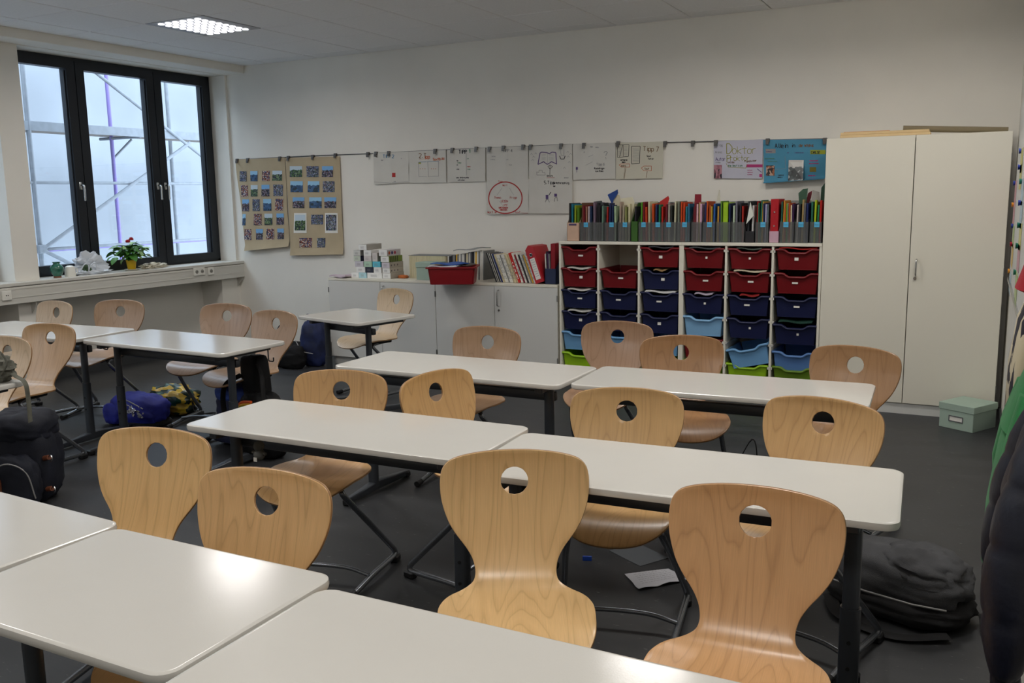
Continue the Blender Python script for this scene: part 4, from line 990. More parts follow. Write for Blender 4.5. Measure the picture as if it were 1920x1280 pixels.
tag(box('ring_binder', (-.02, 0, 0), (.02, .21, .335), COLM, None, bev=.002, loc=(xb + .045, -.42, LZ + .004), color=rgb(140, 26, 38)), 'dark red binder standing upright in the dark blue magazine file', 'binder')
for k, (c, h_) in enumerate((('w', .25), ('k', .27), ('v', .26), ('s', .25))):
    tag(box('magazine', (-.0045, 0, 0), (.0045, .2, h_), COLM, None, loc=(xb - .012 + k * .011, -.43, LZ + .004), rot=(0, R(-2), 0), color=rgb(*PAL[c][0])), '%s magazine in the dark blue magazine file' % PAL[c][1], 'magazine')
# ------------------------------------------------------------------ on the tall cupboard
CZ = 1.941
PINE = mat('pine_board', rgb(216, 188, 140), .6, noise=.05, nscale=12)
def board(label, u0, u1, v, y, z, dz, D, m, rz=0):
    x0, x1 = at_y(u0, v, y).x, at_y(u1, v, y).x
    return tag(box('wooden_board', (0, 0, 0), (x1 - x0, D, dz), m, None, bev=.002, loc=(x0, y, z), rot=(0, 0, R(rz))), label, 'board')
board('pine board lying lowest on the tall cupboard', 1575, 1744, 254, -.49, CZ, .018, .2, PINE, 1)
board('second pine board on top of the lowest one, on the tall cupboard', 1576, 1742, 250, -.485, CZ + .0185, .018, .2, PINE, 1)
board('thin orange brown strip lying on the pine boards', 1582, 1668, 244, -.40, CZ + .037, .008, .05, mat('orange_wood', rgb(206, 150, 100), .6), 0)
a, b_ = at_y(1692, 241, -.30), at_y(1890, 248, -.22)
r_ = .019
tag(tube('cardboard_tube', [(a.x, -.24, CZ + .06), (min(b_.x, 6.38), -.2, CZ + .021)], .021, mat('grey_cardboard', rgb(134, 122, 96), .8), n=16), 'long brown cardboard tube leaning on the boards on the tall cupboard', 'tube')

# ------------------------------------------------------------------ picture rail, clips and posters
RAILM = mat('rail_aluminium', rgb(110, 110, 112), .35, .8)
def zr(x): return 1.990 + (1.955 - 1.990) * (x + .8) / 6.0
RZ = 1.975
def seg(u0, u1, v):
    pass
rp = [(445, 299), (586, 292), (691, 288), (850, 280), (948, 276), (1060, 271), (1180, 268), (1300, 266), (1420, 263), (1552, 260)]
RAIL = thing('picture_rail', 'thin metal picture rail with clips along the back wall, holding the posters', 'rail', (0, 0, 0))
for (u0, v0), (u1, v1) in zip(rp, rp[1:]):
    p, q = at_y(u0, v0, -.006), at_y(u1, v1, -.006); tube('rail_section', [p, q], .0045, RAILM, RAIL, n=8)
CLIPU = [(446, 300), (466, 299), (526, 296), (542, 295), (588, 293), (630, 290), (691, 288), (706, 287), (730, 286), (817, 282), (849, 280), (894, 278), (919, 278), (945, 276), (982, 274), (996, 274), (1053, 272), (1096, 271), (1160, 268), (1248, 268), (1300, 267), (1343, 266), (1440, 263), (1547, 262)]
bm = bmesh.new(); bx(bm, (-.015, -.022, -.014), (.015, .004, .014), bev=.003); bx(bm, (-.012, -.030, -.034), (.012, -.018, -.008), bev=.002); clipm = bpy.data.meshes.new('clip'); bmesh.ops.recalc_face_normals(bm, faces=bm.faces); bm.to_mesh(clipm); bm.free(); clipm.materials.append(mat('clip_metal', rgb(100, 98, 96), .35, .6))
for u, v in CLIPU: link(clipm, 'clip', RAIL, at_y(u, v, -.008))

def surf_uv(P, n=(14, 10), y=-.008, wave=.004, fold=None):
    """P: four px corners tl,tr,br,bl -> function (s,t)->Vector on a slightly wavy sheet"""
    c = [at_y(u, v, y) for u, v in P]
    def f(s, t, off=0):
        p = (c[0] * (1 - s) + c[1] * s) * (1 - t) + (c[3] * (1 - s) + c[2] * s) * t
        d = wave * math.sin(s * 7 + t * 2) * t + wave * .5 * math.sin(t * 9 + s * 3)
        if fold: d -= fold * max(0, 1 - abs(s - .5) / .09) * 1.0
        return Vector((p.x, y - abs(d) - off, p.z))
    return f
def poster(name, label, P, m, y=-.013, wave=.004, fold=None, curl=0, nx=28, ny=14, root=True):
    f = surf_uv(P, y=y, wave=wave, fold=fold)
    if curl:
        f0 = f
        def f(s, t, off=0, f0=f0):
            p = f0(s, t, off); k = max(0, t - .9) / .1; p.y -= curl * k * k; p.z += curl * .4 * k; return p
    t = thing(name, label, 'poster', f(.5, 0)); b = Vector(t.location)
    bm = bmesh.new(); A = [[bm.verts.new(f(i / nx, j / ny) - b) for i in range(nx + 1)] for j in range(ny + 1)]; B = [[bm.verts.new(f(i / nx, j / ny) - b + Vector((0, .0012, 0))) for i in range(nx + 1)] for j in range(ny + 1)]
    for j in range(ny):
        for i in range(nx):
            bm.faces.new((A[j][i], A[j + 1][i], A[j + 1][i + 1], A[j][i + 1])); bm.faces.new((B[j][i], B[j][i + 1], B[j + 1][i + 1], B[j + 1][i]))
    for i in range(nx): bm.faces.new((A[0][i], A[0][i + 1], B[0][i + 1], B[0][i])); bm.faces.new((A[ny][i], B[ny][i], B[ny][i + 1], A[ny][i + 1]))
    for j in range(ny): bm.faces.new((A[j][0], B[j][0], B[j + 1][0], A[j + 1][0])); bm.faces.new((A[j][nx], A[j + 1][nx], B[j + 1][nx], B[j][nx]))
    finish(bm, 'sheet', m, t, smooth=50); return t, f, b
def pxlocal(P):
    """map pixel to (s,t) in a near-rectangular px quad"""
    (x0, y0), (x1, y1), (x2, y2), (x3, y3) = P
    def g(u, v):
        s, t = .5, .5
        for _ in range(8):
            xx = (x0 * (1 - s) + x1 * s) * (1 - t) + (x3 * (1 - s) + x2 * s) * t; yy = (y0 * (1 - s) + y1 * s) * (1 - t) + (y3 * (1 - s) + y2 * s) * t
            s += (u - xx) / ((x1 - x0) * (1 - t) + (x2 - x3) * t); t += (v - yy) / ((y3 - y0) * (1 - s) + (y2 - y1) * s)
        return s, t
    return g
INKC = {'k': INK, 'b': mat('blue_marker', rgb(90, 130, 160), .8), 'r': mat('red_marker', rgb(170, 44, 44), .8), 'o': mat('orange_marker', rgb(190, 96, 60), .8), 'g': mat('green_marker', rgb(80, 130, 100), .8), 'y': mat('olive_marker', rgb(150, 150, 50), .8),
        's': mat('pencil_grey', rgb(140, 140, 142), .8), 'p': mat('purple_marker', rgb(90, 70, 120), .8), 'w': mat('brown_marker', rgb(110, 80, 50), .8), 'm': mat('magenta_marker', rgb(170, 50, 110), .8)}
class Pen:
    def __init__(s, t, f, b, P): s.t, s.f, s.b, s.g = t, f, b, pxlocal(P); s.bms = {}; s.rnd = random.Random(hash(P[0]) % 999)
    def bm(s, c):
        if c not in s.bms: s.bms[c] = bmesh.new()
        return s.bms[c]
    def v3(s, u, v, off=.0012): a, t = s.g(u, v); return s.f(a, t, off) - s.b
    def line(s, c, pts, w=1.0):
        bm = s.bm(c)
        for (u0, v0), (u1, v1) in zip(pts, pts[1:]):
            n = max(1, int(math.hypot(u1 - u0, v1 - v0) / 6)); d = Vector((u1 - u0, v1 - v0))
            if d.length < .01: continue
            q = Vector((-d.y, d.x)).normalized() * w / 2
            for k in range(n):
                a = Vector((u0, v0)) + d * (k / n); e = Vector((u0, v0)) + d * ((k + 1) / n)
                bm.faces.new([bm.verts.new(s.v3(*p)) for p in (a + q, a - q, e - q, e + q)])
    def text(s, c, txt, u, v, h, w=.8, jit=.25, slope=0, adv=1.25):
        k = h / 6; x = u
        for ch in txt:
            for st in GL.get(ch, GL.get(ch.upper(), '')).split('|'):
                if not st: continue
                pts = [(x + (gpt(q)[0] + s.rnd.uniform(-jit, jit)) * k * .8, v + slope * (x - u) - (gpt(q)[1] + s.rnd.uniform(-jit, jit)) * k) for q in st.split()]
                s.line(c, pts, w)
            x += k * 4 * adv * .8 * (.6 if ch in 'iIl1.! ' else 1)
    def rect(s, c, u0, v0, u1, v1):
        bm = s.bm(c); n = max(1, int((u1 - u0) / 5))
        for k in range(n):
            a, e = u0 + (u1 - u0) * k / n, u0 + (u1 - u0) * (k + 1) / n; bm.faces.new([bm.verts.new(s.v3(*p, .0010)) for p in ((a, v0), (a, v1), (e, v1), (e, v0))])
    def done(s):
        for c, bm in s.bms.items(): finish(bm, 'drawing', INKC[c] if isinstance(c, str) else c, s.t, smooth=0, recalc=False)
    def photo(s, u0, v0, u1, v1, m, name='photo', frame=None):
        P3 = [s.v3(*p, .002) for p in ((u0, v1), (u1, v1), (u1, v0), (u0, v0))]; 
        o = quadp(name, P3, m, s.t, th=-.0012 if False else .0012); 
        return o
def zz(o, s, x, y): return (o[0] + x / s, o[1] + y / s)
# ---- brown photo posters
P = [(441, 299), (534, 295), (544, 464), (463, 472)]
t, f, b = poster('photo_poster', 'narrower brown paper poster with rows of small photos, next to the window', P, BROWNP, wave=.010, curl=.03)
pen = Pen(t, f, b, P); o2 = ((420, 240), 4.92)
ROWS = [((398, 490), [(150, 215), (250, 315), (358, 430), (453, 540)]), ((525, 630), [(162, 225), (252, 318), (355, 428), (462, 548)]), ((655, 765), [(170, 235), (268, 338), (370, 442), (478, 552)]), ((790, 895), [(174, 205), (280, 353), (380, 452), (492, 560)]), ((930, 1030), [(198, 260), (300, 366), (398, 468), (498, 558)])]
for j, (ys, xs_) in enumerate(ROWS):
    for i, (a, e) in enumerate(xs_):
        sk = -8 + i * 1; p0, p1 = zz(*o2, a, ys[0] - i * 2), zz(*o2, e, ys[1] - i * 2)
        pen.photo(p0[0], p0[1], p1[0], p1[1], PH[(j * 3 + i * 2 + j) % 5 if j < 4 else 4 - i % 2])
P = [(535, 296), (637, 293), (645, 478), (547, 480)]
t, f, b = poster('photo_poster', 'wider brown paper poster with larger photos, second from the window', P, BROWNP, wave=.008, curl=.02)
pen = Pen(t, f, b, P)
ROWS = [((350, 450), [(612, 728), (768, 880), (910, 1010)], (1, 0, 3)), ((487, 588), [(617, 732), (780, 888), (920, 1025)], (2, 2, 0)), ((635, 733), [(637, 748), (795, 908), (932, 1040)], (3, 2, 3)), ((785, 960), [(655, 762)], (1,)), ((795, 885), [(810, 920)], (0,)), ((785, 960), [(943, 1050)], (0,)), ((1010, 1100), [(702, 820), (868, 940)], (4, 0))]
for ys, xs_, ms in ROWS:
    for (a, e), mi in zip(xs_, ms):
        p0, p1 = zz(*o2, a, ys[0]), zz(*o2, e, ys[1])
        if ys[1] - ys[0] > 150: pen.photo(p0[0] - 1, p0[1] - 1, p1[0] + 1, p1[1] + 1, WHITE, 'photo_border'); bpy.context.view_layer.update(); q = pen.photo(p0[0] + 1, p0[1] + 2, p1[0] - 1, p1[1] - 4, PH[mi]); q.location = (0, -.0015, 0)
        else: pen.photo(p0[0], p0[1], p1[0], p1[1], PH[mi])

def pos(P, label, m=PAPER, **k):
    t, f, b = poster('paper_poster', label, P, m, **k); return Pen(t, f, b, P)
def marks(pen, c, pts, w=.5, h=2.2, n=5):
    for u, v, L in pts: pen.text(c, ''.join(pen.rnd.choice('aenrstumiloc') for _ in range(max(2, int(L / (h * .75))))), u, v, h, w, adv=1.0)
p = pos([(700, 287), (766, 284), (767, 342), (702, 346)], 'pale poster with cyan TIPP 2 heading, first of the row', fold=.004)
p.text('b', 'TIPP 2', 719, 296, 6, 1.1); p.rect('r', 736, 324, 742, 332); p.text('s', 'i', 738, 331, 5, .7); marks(p, 's', [(715, 301, 5), (752, 298, 4), (739, 341, 6)]); p.line('s', [(702, 341), (733, 343), (766, 340)], .6); p.done()
p = pos([(766, 284), (836, 281), (837, 342), (768, 343)], 'pale poster reading 2. Tipp with an open book outline', fold=.003, y=-.011)
p.text('w', '2.T', 786, 296, 8.5, 1.2); p.text('o', 'ipp', 797, 297, 6, 1.2); p.line('o', [(786, 298.5), (804, 297)], .5); p.text('o', 'Textbild', 812, 301, 4.5, .9, slope=-.08)
p.line('b', [(785, 304), (823, 302)], .8); p.line('s', [(785, 304), (786, 331), (823, 330), (823, 302)], .6); p.line('s', [(803, 303), (804, 331)], .6)
for x in (788, 792.5, 797, 809, 813, 817): p.text('o', 'x', x, 317, 2.2, .6)
p.rect('y', 785, 304, 790, 307); p.done()
p = pos([(838, 281), (910, 277), (910, 340), (840, 341)], 'pale poster headed TIPP 1 with two short word columns', fold=.004, y=-.014)
p.text('k', 'TIPP', 861, 288, 6.5, 1.7); p.text('g', '1', 880, 286, 6.5, 1.6)
p.line('s', [(875, 285), (875.5, 329)], .6); marks(p, 'k', [(857, 302, 4), (857, 310, 4), (857, 318, 8)], .8); marks(p, 'g', [(858, 306, 12), (877, 298, 4), (877, 318, 9)]); marks(p, 'r', [(877, 313, 9)])
p.text('k', 'was ich brauche', 856, 334, 2.6, .7); p.text('k', 'schreiben', 859, 338.5, 2.4, .6); p.done()
p = pos([(912, 277), (990, 274), (991, 337), (913, 338)], 'faintly pencilled poster headed TIPP 4 above the red circle poster', fold=.005)
p.text('s', 'TIPP 4', 943, 285, 5.5, .9); marks(p, 's', [(922, 294, 12), (920, 300, 14), (950, 300, 8), (955, 310, 9)], .3); p.done()
p = pos([(913, 338), (991, 336), (991, 400), (914, 402)], 'poster with a big hand painted red circle around red words', fold=.003, y=-.019)
n = 40; p.line('r', [(948 + 31.5 * math.cos(2 * PI * k / n) * (1 + .04 * math.sin(2 * k * PI / n)), 370.5 + 29.5 * math.sin(2 * PI * k / n)) for k in range(n + 1)], 2.1)
p.text('r', 'Tipp 3', 935, 342, 3.5, .6); p.text('r', 'Wort', 943, 349, 3.5, .5); p.text('r', 'Thema', 927, 372, 4, .55); p.text('r', 'Frage', 957, 372, 4, .5); p.text('r', 'LESEN', 940, 379, 4, .7); p.text('r', 'und', 945, 385, 3.5, .6); p.text('r', 'NACHDENKEN', 936, 391, 3.2, .7, adv=1.0); p.text('r', 'MARKIEREN', 938, 395, 3, .6, adv=1.0)
p.text('r', 'Wort im', 915, 399.5, 4, .6); p.text('r', 'Text', 966, 399.5, 4, .6); p.line('r', [(978, 399), (990, 399.5)], .6)
p.line('s', [(942, 352), (932, 366)], .4); p.line('s', [(956, 352), (964, 366)], .4); p.line('s', [(936, 376), (944, 386)], .4); p.done()
p = pos([(992, 274), (1073, 270), (1073, 335), (992, 336)], 'poster with a drawn open book, crown and scattered little strokes', fold=.002)
p.line('p', [(1009, 308), (1013, 287), (1016, 285), (1026, 286), (1031, 288), (1036, 285), (1043, 286), (1044, 308)], 1.6); p.line('p', [(1009, 308), (1020, 303), (1027, 308), (1035, 303), (1044, 307)], 1.5); p.line('s', [(1027, 288), (1027, 306)], .5)
for k in range(6): p.line('s', [(1016, 290 + k * 2.4), (1024, 289.5 + k * 2.4)], .4); p.line('s', [(1030, 289.5 + k * 2.4), (1039, 290 + k * 2.4)], .4)
for u, v in ((995, 290), (1003, 289), (999, 295), (997, 301), (1063, 286), (1068, 290), (1064, 295), (1066, 305), (1057, 316)): p.line('s', [(u, v), (u + 2, v - 3), (u + 4, v)], .55)
p.line('s', [(1051, 280), (1053, 291), (1058, 292), (1058, 280)], .7); p.line('k', [(1050, 292), (1052, 298), (1058, 298), (1060, 292)], 1.3)
p.line('s', [(1007, 328), (1007, 322), (1011, 323), (1011, 319), (1017, 319), (1018, 324), (1022, 323), (1023, 328), (1007, 328)], .7)
p.line('k', [(1032, 309), (1032, 317), (1028, 312), (1032, 309), (1037, 312), (1032, 317), (1032, 328)], .8); p.text('k', 'Schatz', 1026, 331, 3, .6); p.line('r', [(1026, 333), (1041, 333)], .6); marks(p, 's', [(1058, 334, 12)], .5); p.done()
p = pos([(991, 336), (1073, 335), (1073, 400), (992, 400)], 'poster headed 5. Tipp with two small chair sketches', fold=.003, y=-.019)
p.text('k', '5.Tipp', 1021, 345, 6, .8); p.text('k', 'die Nacherzaehlung', 1037, 344.5, 3.4, .7, adv=1.0); p.text('k', 'der', 1038, 350, 2.6, .7)
p.rect('p', 1024, 365, 1029, 373); p.line('k', [(1023, 379), (1025, 374), (1029, 374), (1031, 379)], .7); p.line('k', [(1030, 366), (1034, 360)], 1.2)
p.rect('p', 1040, 363, 1045, 368.5); p.line('k', [(1040, 378), (1041, 371), (1045, 370), (1046, 377)], .7); p.done()
p = pos([(1074, 270), (1154, 267), (1154, 335), (1075, 337)], 'poster with a question mark, exclamation mark and Tipp 6', fold=.002)
p.text('s', '?', 1133, 296, 12, 1.1); p.text('k', '.', 1136, 297.5, 3, 1.6); p.rect('p', 1080, 313, 1084, 318); p.line('p', [(1082, 318), (1082, 323)], .9); marks(p, 's', [(1107, 276, 9), (1117, 277, 9), (1095, 286, 4)], .6)
p.line('s', [(1098, 310), (1112, 303)], .5); p.line('s', [(1104, 294), (1113, 290)], .5); p.text('s', 'Tipp 6', 1119, 310, 4.5, .8); p.text('k', 'Rueckfragen', 1115, 317, 3.2, .7, adv=1.0); p.text('k', 'zum Thema', 1117, 322, 3.2, .6, adv=1.0); p.done()
p = pos([(1155, 268), (1244, 265), (1242, 334), (1155, 336)], 'poster headed Tipp 7 with sign posts and text sheets drawn', mat('poster_paper_cream', rgb(200, 196, 180), .8))
p.text('w', 'Tipp 7', 1207, 283, 8.5, 1.1, slope=.03); p.line('k', [(1158, 272), (1180, 271), (1179, 293), (1158, 295), (1158, 272)], .8); p.line('k', [(1169, 272), (1169, 293)], .7); p.line('k', [(1168, 272), (1162, 294)], .9)
for k in range(7): p.line('s', [(1160, 276 + k * 2.5), (1167, 276 + k * 2.5)], .5); p.line('s', [(1171, 275 + k * 2.5), (1177, 275 + k * 2.5)], .5)
p.line('k', [(1185, 274), (1201, 274), (1200, 306), (1185, 307), (1185, 274)], 1.0)
for k in range(11): p.line('s', [(1187, 278 + k * 2.5), (1199, 277.5 + k * 2.5)], .6)
p.text('k', 'Text', 1213, 294, 3.2, .7); p.text('k', 'Fehler', 1216, 299, 3.0, .6); p.text('k', 'markieren', 1164, 301, 2.8, .8, adv=1.0); p.text('k', 'lesen', 1166, 305, 2.8, .8, adv=1.0)
p.line('o', [(1161, 309), (1165, 307), (1181, 307), (1181, 313), (1166, 313), (1161, 309)], .8); p.text('w', 'Anfang', 1165, 312, 2.8, .6, adv=1.0); p.line('w', [(1174, 314), (1171, 335)], .7); p.line('w', [(1172, 314), (1170, 335)], .5)
p.line('o', [(1203, 315), (1208, 311), (1222, 311), (1222, 320), (1208, 320), (1203, 315)], .8); p.text('w', 'Text', 1209, 318, 3.5, .7); p.line('w', [(1214, 321), (1212, 333)], .8); p.done()
p = pos([(1338, 265), (1431, 261), (1429, 335), (1339, 334)], 'pale lilac squared paper poster headed Doktor Proktor', mat('squared_paper', rgb(186, 186, 200), .8), y=-.010)
p.text('y', 'D', 1363, 288, 19, 1.3, jit=.1); p.text('y', 'oktor', 1374, 288, 14, .9); p.text('y', 'P', 1364, 304, 13, 1.2); p.text('y', 'roktor', 1370, 301, 9.5, .8)
p.text('w', 'und das', 1365, 305.5, 3, .6); p.text('w', 'Pupspulver', 1397, 304, 3.6, .7, slope=-.08); p.text('g', 'Wie liest sich', 1366, 312, 3.5, .7)
p.line('y', [(1362, 306), (1366, 313), (1399, 315), (1401, 308)], .8); p.text('s', 'Verlag', 1341, 274, 4, .6); p.text('s', 'Arena', 1341, 287, 4, .6); p.text('p', 'Autor', 1342, 301, 6, .7); marks(p, 's', [(1342, 305.5, 16)], .5)
p.rect('m', 1400, 308, 1430, 313.5); marks(p, 'm', [(1402, 320, 14), (1402, 324, 16), (1402, 328, 14)], .4); p.line('p', [(1420, 316), (1428, 323)], 1.2); p.rect('m', 1424, 326, 1429, 332)
SKIN = photo_mat('print_portrait', [(150, 96, 110), (120, 74, 84), (40, 36, 48), (170, 120, 130)], scale=4); p.photo(1339, 309, 1354, 334.5, SKIN); p.done()
p = pos([(1431, 262), (1550, 261), (1547, 340), (1433, 348)], 'bright blue poster headed Allein in der Wildnis, bottom curling', mat('blue_poster_paper', rgb(70, 138, 168), .75), curl=.045, wave=.007)
p.text('k', 'Allein', 1454, 277, 8, 1.2, jit=.15); p.text('k', 'in', 1485, 276, 7, 1.1); p.text('w', 'der Wildnis', 1499, 275, 5, 1.2, adv=1.1); p.rect(mat('yellow_highlight', rgb(150, 158, 40), .7), 1520, 281, 1548, 289); p.text('k', 'CARLSEN', 1522, 288, 4.5, .9, adv=1.1)
p.rect('s', 1436, 279, 1455, 287); marks(p, 'p', [(1437, 285, 17), (1491, 287, 26), (1477, 287, 5)], .4); marks(p, 'g', [(1434, 298, 30), (1440, 303, 26)], .4)
p.line('s', [(1473, 293), (1474, 316), (1436, 318)], .5); marks(p, 'k', [(1460, 329, 16), (1459, 333, 14)], .5); marks(p, 'm', [(1518, 302, 26), (1518, 307, 28), (1516, 330, 20), (1516, 336, 22)], .7)
p.rect(mat('ochre_patch', rgb(120, 108, 30), .7), 1519, 313, 1531, 322); p.photo(1437, 310, 1453, 329, photo_mat('print_old_man', [(150, 90, 60), (60, 40, 36), (180, 150, 130), (30, 26, 30)], scale=4), )
p.photo(1480, 300, 1508, 342, photo_mat('print_book_cover', [(36, 44, 44), (60, 70, 70), (24, 28, 30), (150, 156, 156)], sky=(186, 184, 178), scale=5), 'book_cover'); p.done()

# ------------------------------------------------------------------ window sill
SZ = SILL + .0005
q = at_z(119, 521, SZ)
q = at_z(118, 519, SZ); x_ = -.93
def sill(u, v=520):
    p = at_x(u, v, -.90); return p.y
vz = thing('vase', 'small green glazed vase with brown foot on the window sill', 'vase', (-.90, sill(108, 518), SZ))
VG = mat('green_glaze', rgb(44, 104, 88), .2, noise=.35, nscale=22, coat=.5)
lathe('body', [(.030, .012), (.033, .016), (.045, .035), (.055, .065), (.056, .085), (.045, .105), (.028, .118), (.026, .124), (.033, .132), (.034, .136), (.026, .136), (.022, .122), (.0, .11)], VG, vz, n=28)
lathe('foot', [(.031, 0), (.033, .004), (.030, .014), (.0, .014)], mat('brown_clay', rgb(120, 72, 44), .5), vz)
cup = thing('mug', 'white upturned mug beside the green vase on the sill', 'mug', (-.89, sill(131, 520), SZ)); lathe('body', [(.045, 0), (.046, .004), (.044, .06), (.038, .085), (.02, .095), (0, .097)], WHITE, cup); 
tube('handle', smooth_path([(0, .044, .07), (0, .072, .062), (0, .07, .028), (0, .046, .02)], 5), .005, WHITE, cup)
# plastic bag
from mathutils import noise as mnoise
BAGM = mat('white_plastic_bag', rgb(206, 212, 220), .3, spec=.5, bump=.6, bscale=30); 
b_ = thing('plastic_bag', 'crumpled white plastic carrier bag lying on the sill beside the mug', 'bag', (-.93, sill(172, 512), SZ))
def crumple(name, size, m, parent, loc=(0, 0, 0), amp=.25, fr=7, seed=0, color=None, rot=(0, 0, 0)):
    bm = bmesh.new(); bmesh.ops.create_icosphere(bm, subdivisions=4, radius=1)
    for v in bm.verts:
        p = v.co.copy(); r = 1 + amp * (mnoise.noise(p * fr * .3 + Vector((seed, 0, 0))) * 1.2 - abs(mnoise.noise(p * fr * .6 + Vector((0, seed, 3)))) * .9)
        p *= r; p.z = max(p.z, -.5); v.co = Vector((p.x * size[0] / 2, p.y * size[1] / 2, (p.z + .5) / 1.5 * size[2]))
    return finish(bm, name, m, parent, loc, rot, smooth=25, color=color)
crumple('bag_body', (.15, .44, .05), BAGM, b_, amp=.3, fr=10, seed=2)
crumple('bag_mouth', (.11, .34, .16), BAGM, b_, (-.02, .02, .02), amp=.6, fr=8, seed=5)
crumple('bag_inside', (.05, .09, .06), mat('green_content', rgb(60, 84, 56), .6), b_, (.03, -.05, .025), amp=.4, fr=9)
for dy in (-.11, -.03): tube('handle_loop', smooth_path([(.05, dy - .02, .03), (.075, dy, .09), (.07, dy + .05, .10), (.06, dy + .06, .02)], 5), .005, BAGM, b_)
# potted plant
pl = thing('potted_plant', 'bushy green plant with red blooms in a yellow pot on the sill', 'plant', (-.92, sill(250, 505), SZ))
lathe('saucer', [(.05, 0), (.062, .006), (.066, .012), (.06, .012), (.0, .006)], WHITE, pl)
YP = mat('yellow_pot', rgb(222, 180, 20), .4)
lathe('pot', [(.034, .008), (.036, .012), (.048, .095), (.050, .097), (.047, .099), (.043, .09), (.0, .085)], YP, pl)
LEAF = mat('green_leaf', rgb(66, 122, 44), .45, noise=.3, nscale=12); LEAF2 = mat('light_green_leaf', rgb(120, 160, 60), .45, noise=.25, nscale=12)
def leafm(L, W):
    bm = bmesh.new(); n = 5; rows = []
    for i in range(n + 1):
        s = i / n; w_ = W * math.sin(PI * min(1, s * .97 + .03)) ** .7 * .5 + .0008; z = -.35 * L * s * s; rows.append([bm.verts.new((-w_, L * s, z + w_ * .35)), bm.verts.new((0, L * s, z)), bm.verts.new((w_, L * s, z + w_ * .35))])
    for a, c in zip(rows, rows[1:]):
        for k in (0, 1): bm.faces.new((a[k], a[k + 1], c[k + 1], c[k]))
    me = bpy.data.meshes.new('leaf'); bm.to_mesh(me); bm.free(); me.materials.append(LEAF); me.shade_smooth(); return me
lm = leafm(.075, .05); lm2 = lm.copy(); lm2.materials.clear(); lm2.materials.append(LEAF2); rnd = random.Random(3)
for k in range(95):
    a = rnd.uniform(0, 2 * PI); r = min(.17, abs(rnd.gauss(0, .085))) ; z = .12 + rnd.uniform(0, .14) * (1 - r * 3); s = rnd.uniform(.8, 1.45)
    o = link(lm2 if rnd.random() < .25 else lm, 'leaf', pl, (r * math.cos(a) * .65, r * math.sin(a) * 1.15, max(.10, z)), (R(rnd.uniform(-25, 35)), R(rnd.uniform(-25, 25)), a - PI / 2 + rnd.uniform(-.5, .5))); o.scale = (s, s, s)
for k in range(12):
    a = rnd.uniform(0, 2 * PI); tube('stem', smooth_path([(0, 0, .08), (.02 * math.cos(a), .03 * math.sin(a), .14), (.05 * math.cos(a), .08 * math.sin(a), .19)], 3), .002, LEAF2, pl, n=5)
for y, z in ((-.005, .285), (-.045, .265)): crumple('bloom', (.03, .045, .028), mat('red_bloom', rgb(170, 20, 34), .5), pl, (.03, y, z), amp=.4, fr=12, seed=y * 99)
cl = tag(crumple('crochet_cloth', (.13, .30, .055), mat('white_knit', rgb(206, 200, 184), .9, noise=.25, nscale=60, bump=1, bscale=90), None, (-.93, sill(292, 498), SZ), amp=.5, fr=12, seed=9), 'crumpled white knitted cloth on the sill behind the yellow pot', 'cloth')
# sockets on the duct
def socket(label, u, v, wy, n, kind=0):
    p = at_x(u, v, -.787); t = thing('socket' if kind == 0 else 'network_socket', label, 'socket', (-.789, p.y, p.z)); box('plate', (0, -wy / 2, -.04), (.012, wy / 2, .04), WHITE, t, bev=.004)
    for k in range(n):
        y = (k - (n - 1) / 2) * .072
        bm = bmesh.new()
        if kind == 0: bmesh.ops.create_cone(bm, cap_ends=True, segments=18, radius1=.020, radius2=.020, depth=.002, matrix=Matrix.Translation((.0125, y, 0)) @ Matrix.Rotation(PI / 2, 4, 'Y'))
        else: bx(bm, (.012, y - .022, -.022), (.014, y + .022, .022))
        w_ = finish(bm, 'well', mat('socket_well', rgb(150, 148, 140), .5) if kind == 0 else WHITE, t)
        for s in (-1, 1): box('contact', (.0132, y + s * .008 - .004, -.004), (.0152, y + s * .008 + .004, .004), BLACKP, w_)
socket('double white power socket on the cable duct near the room corner', 373, 509, .15, 2)
socket('single white power socket beside the double one on the duct', 395, 508, .08, 1)
socket('white network socket on the duct at the picture edge', 12, 554, .085, 1, 1)

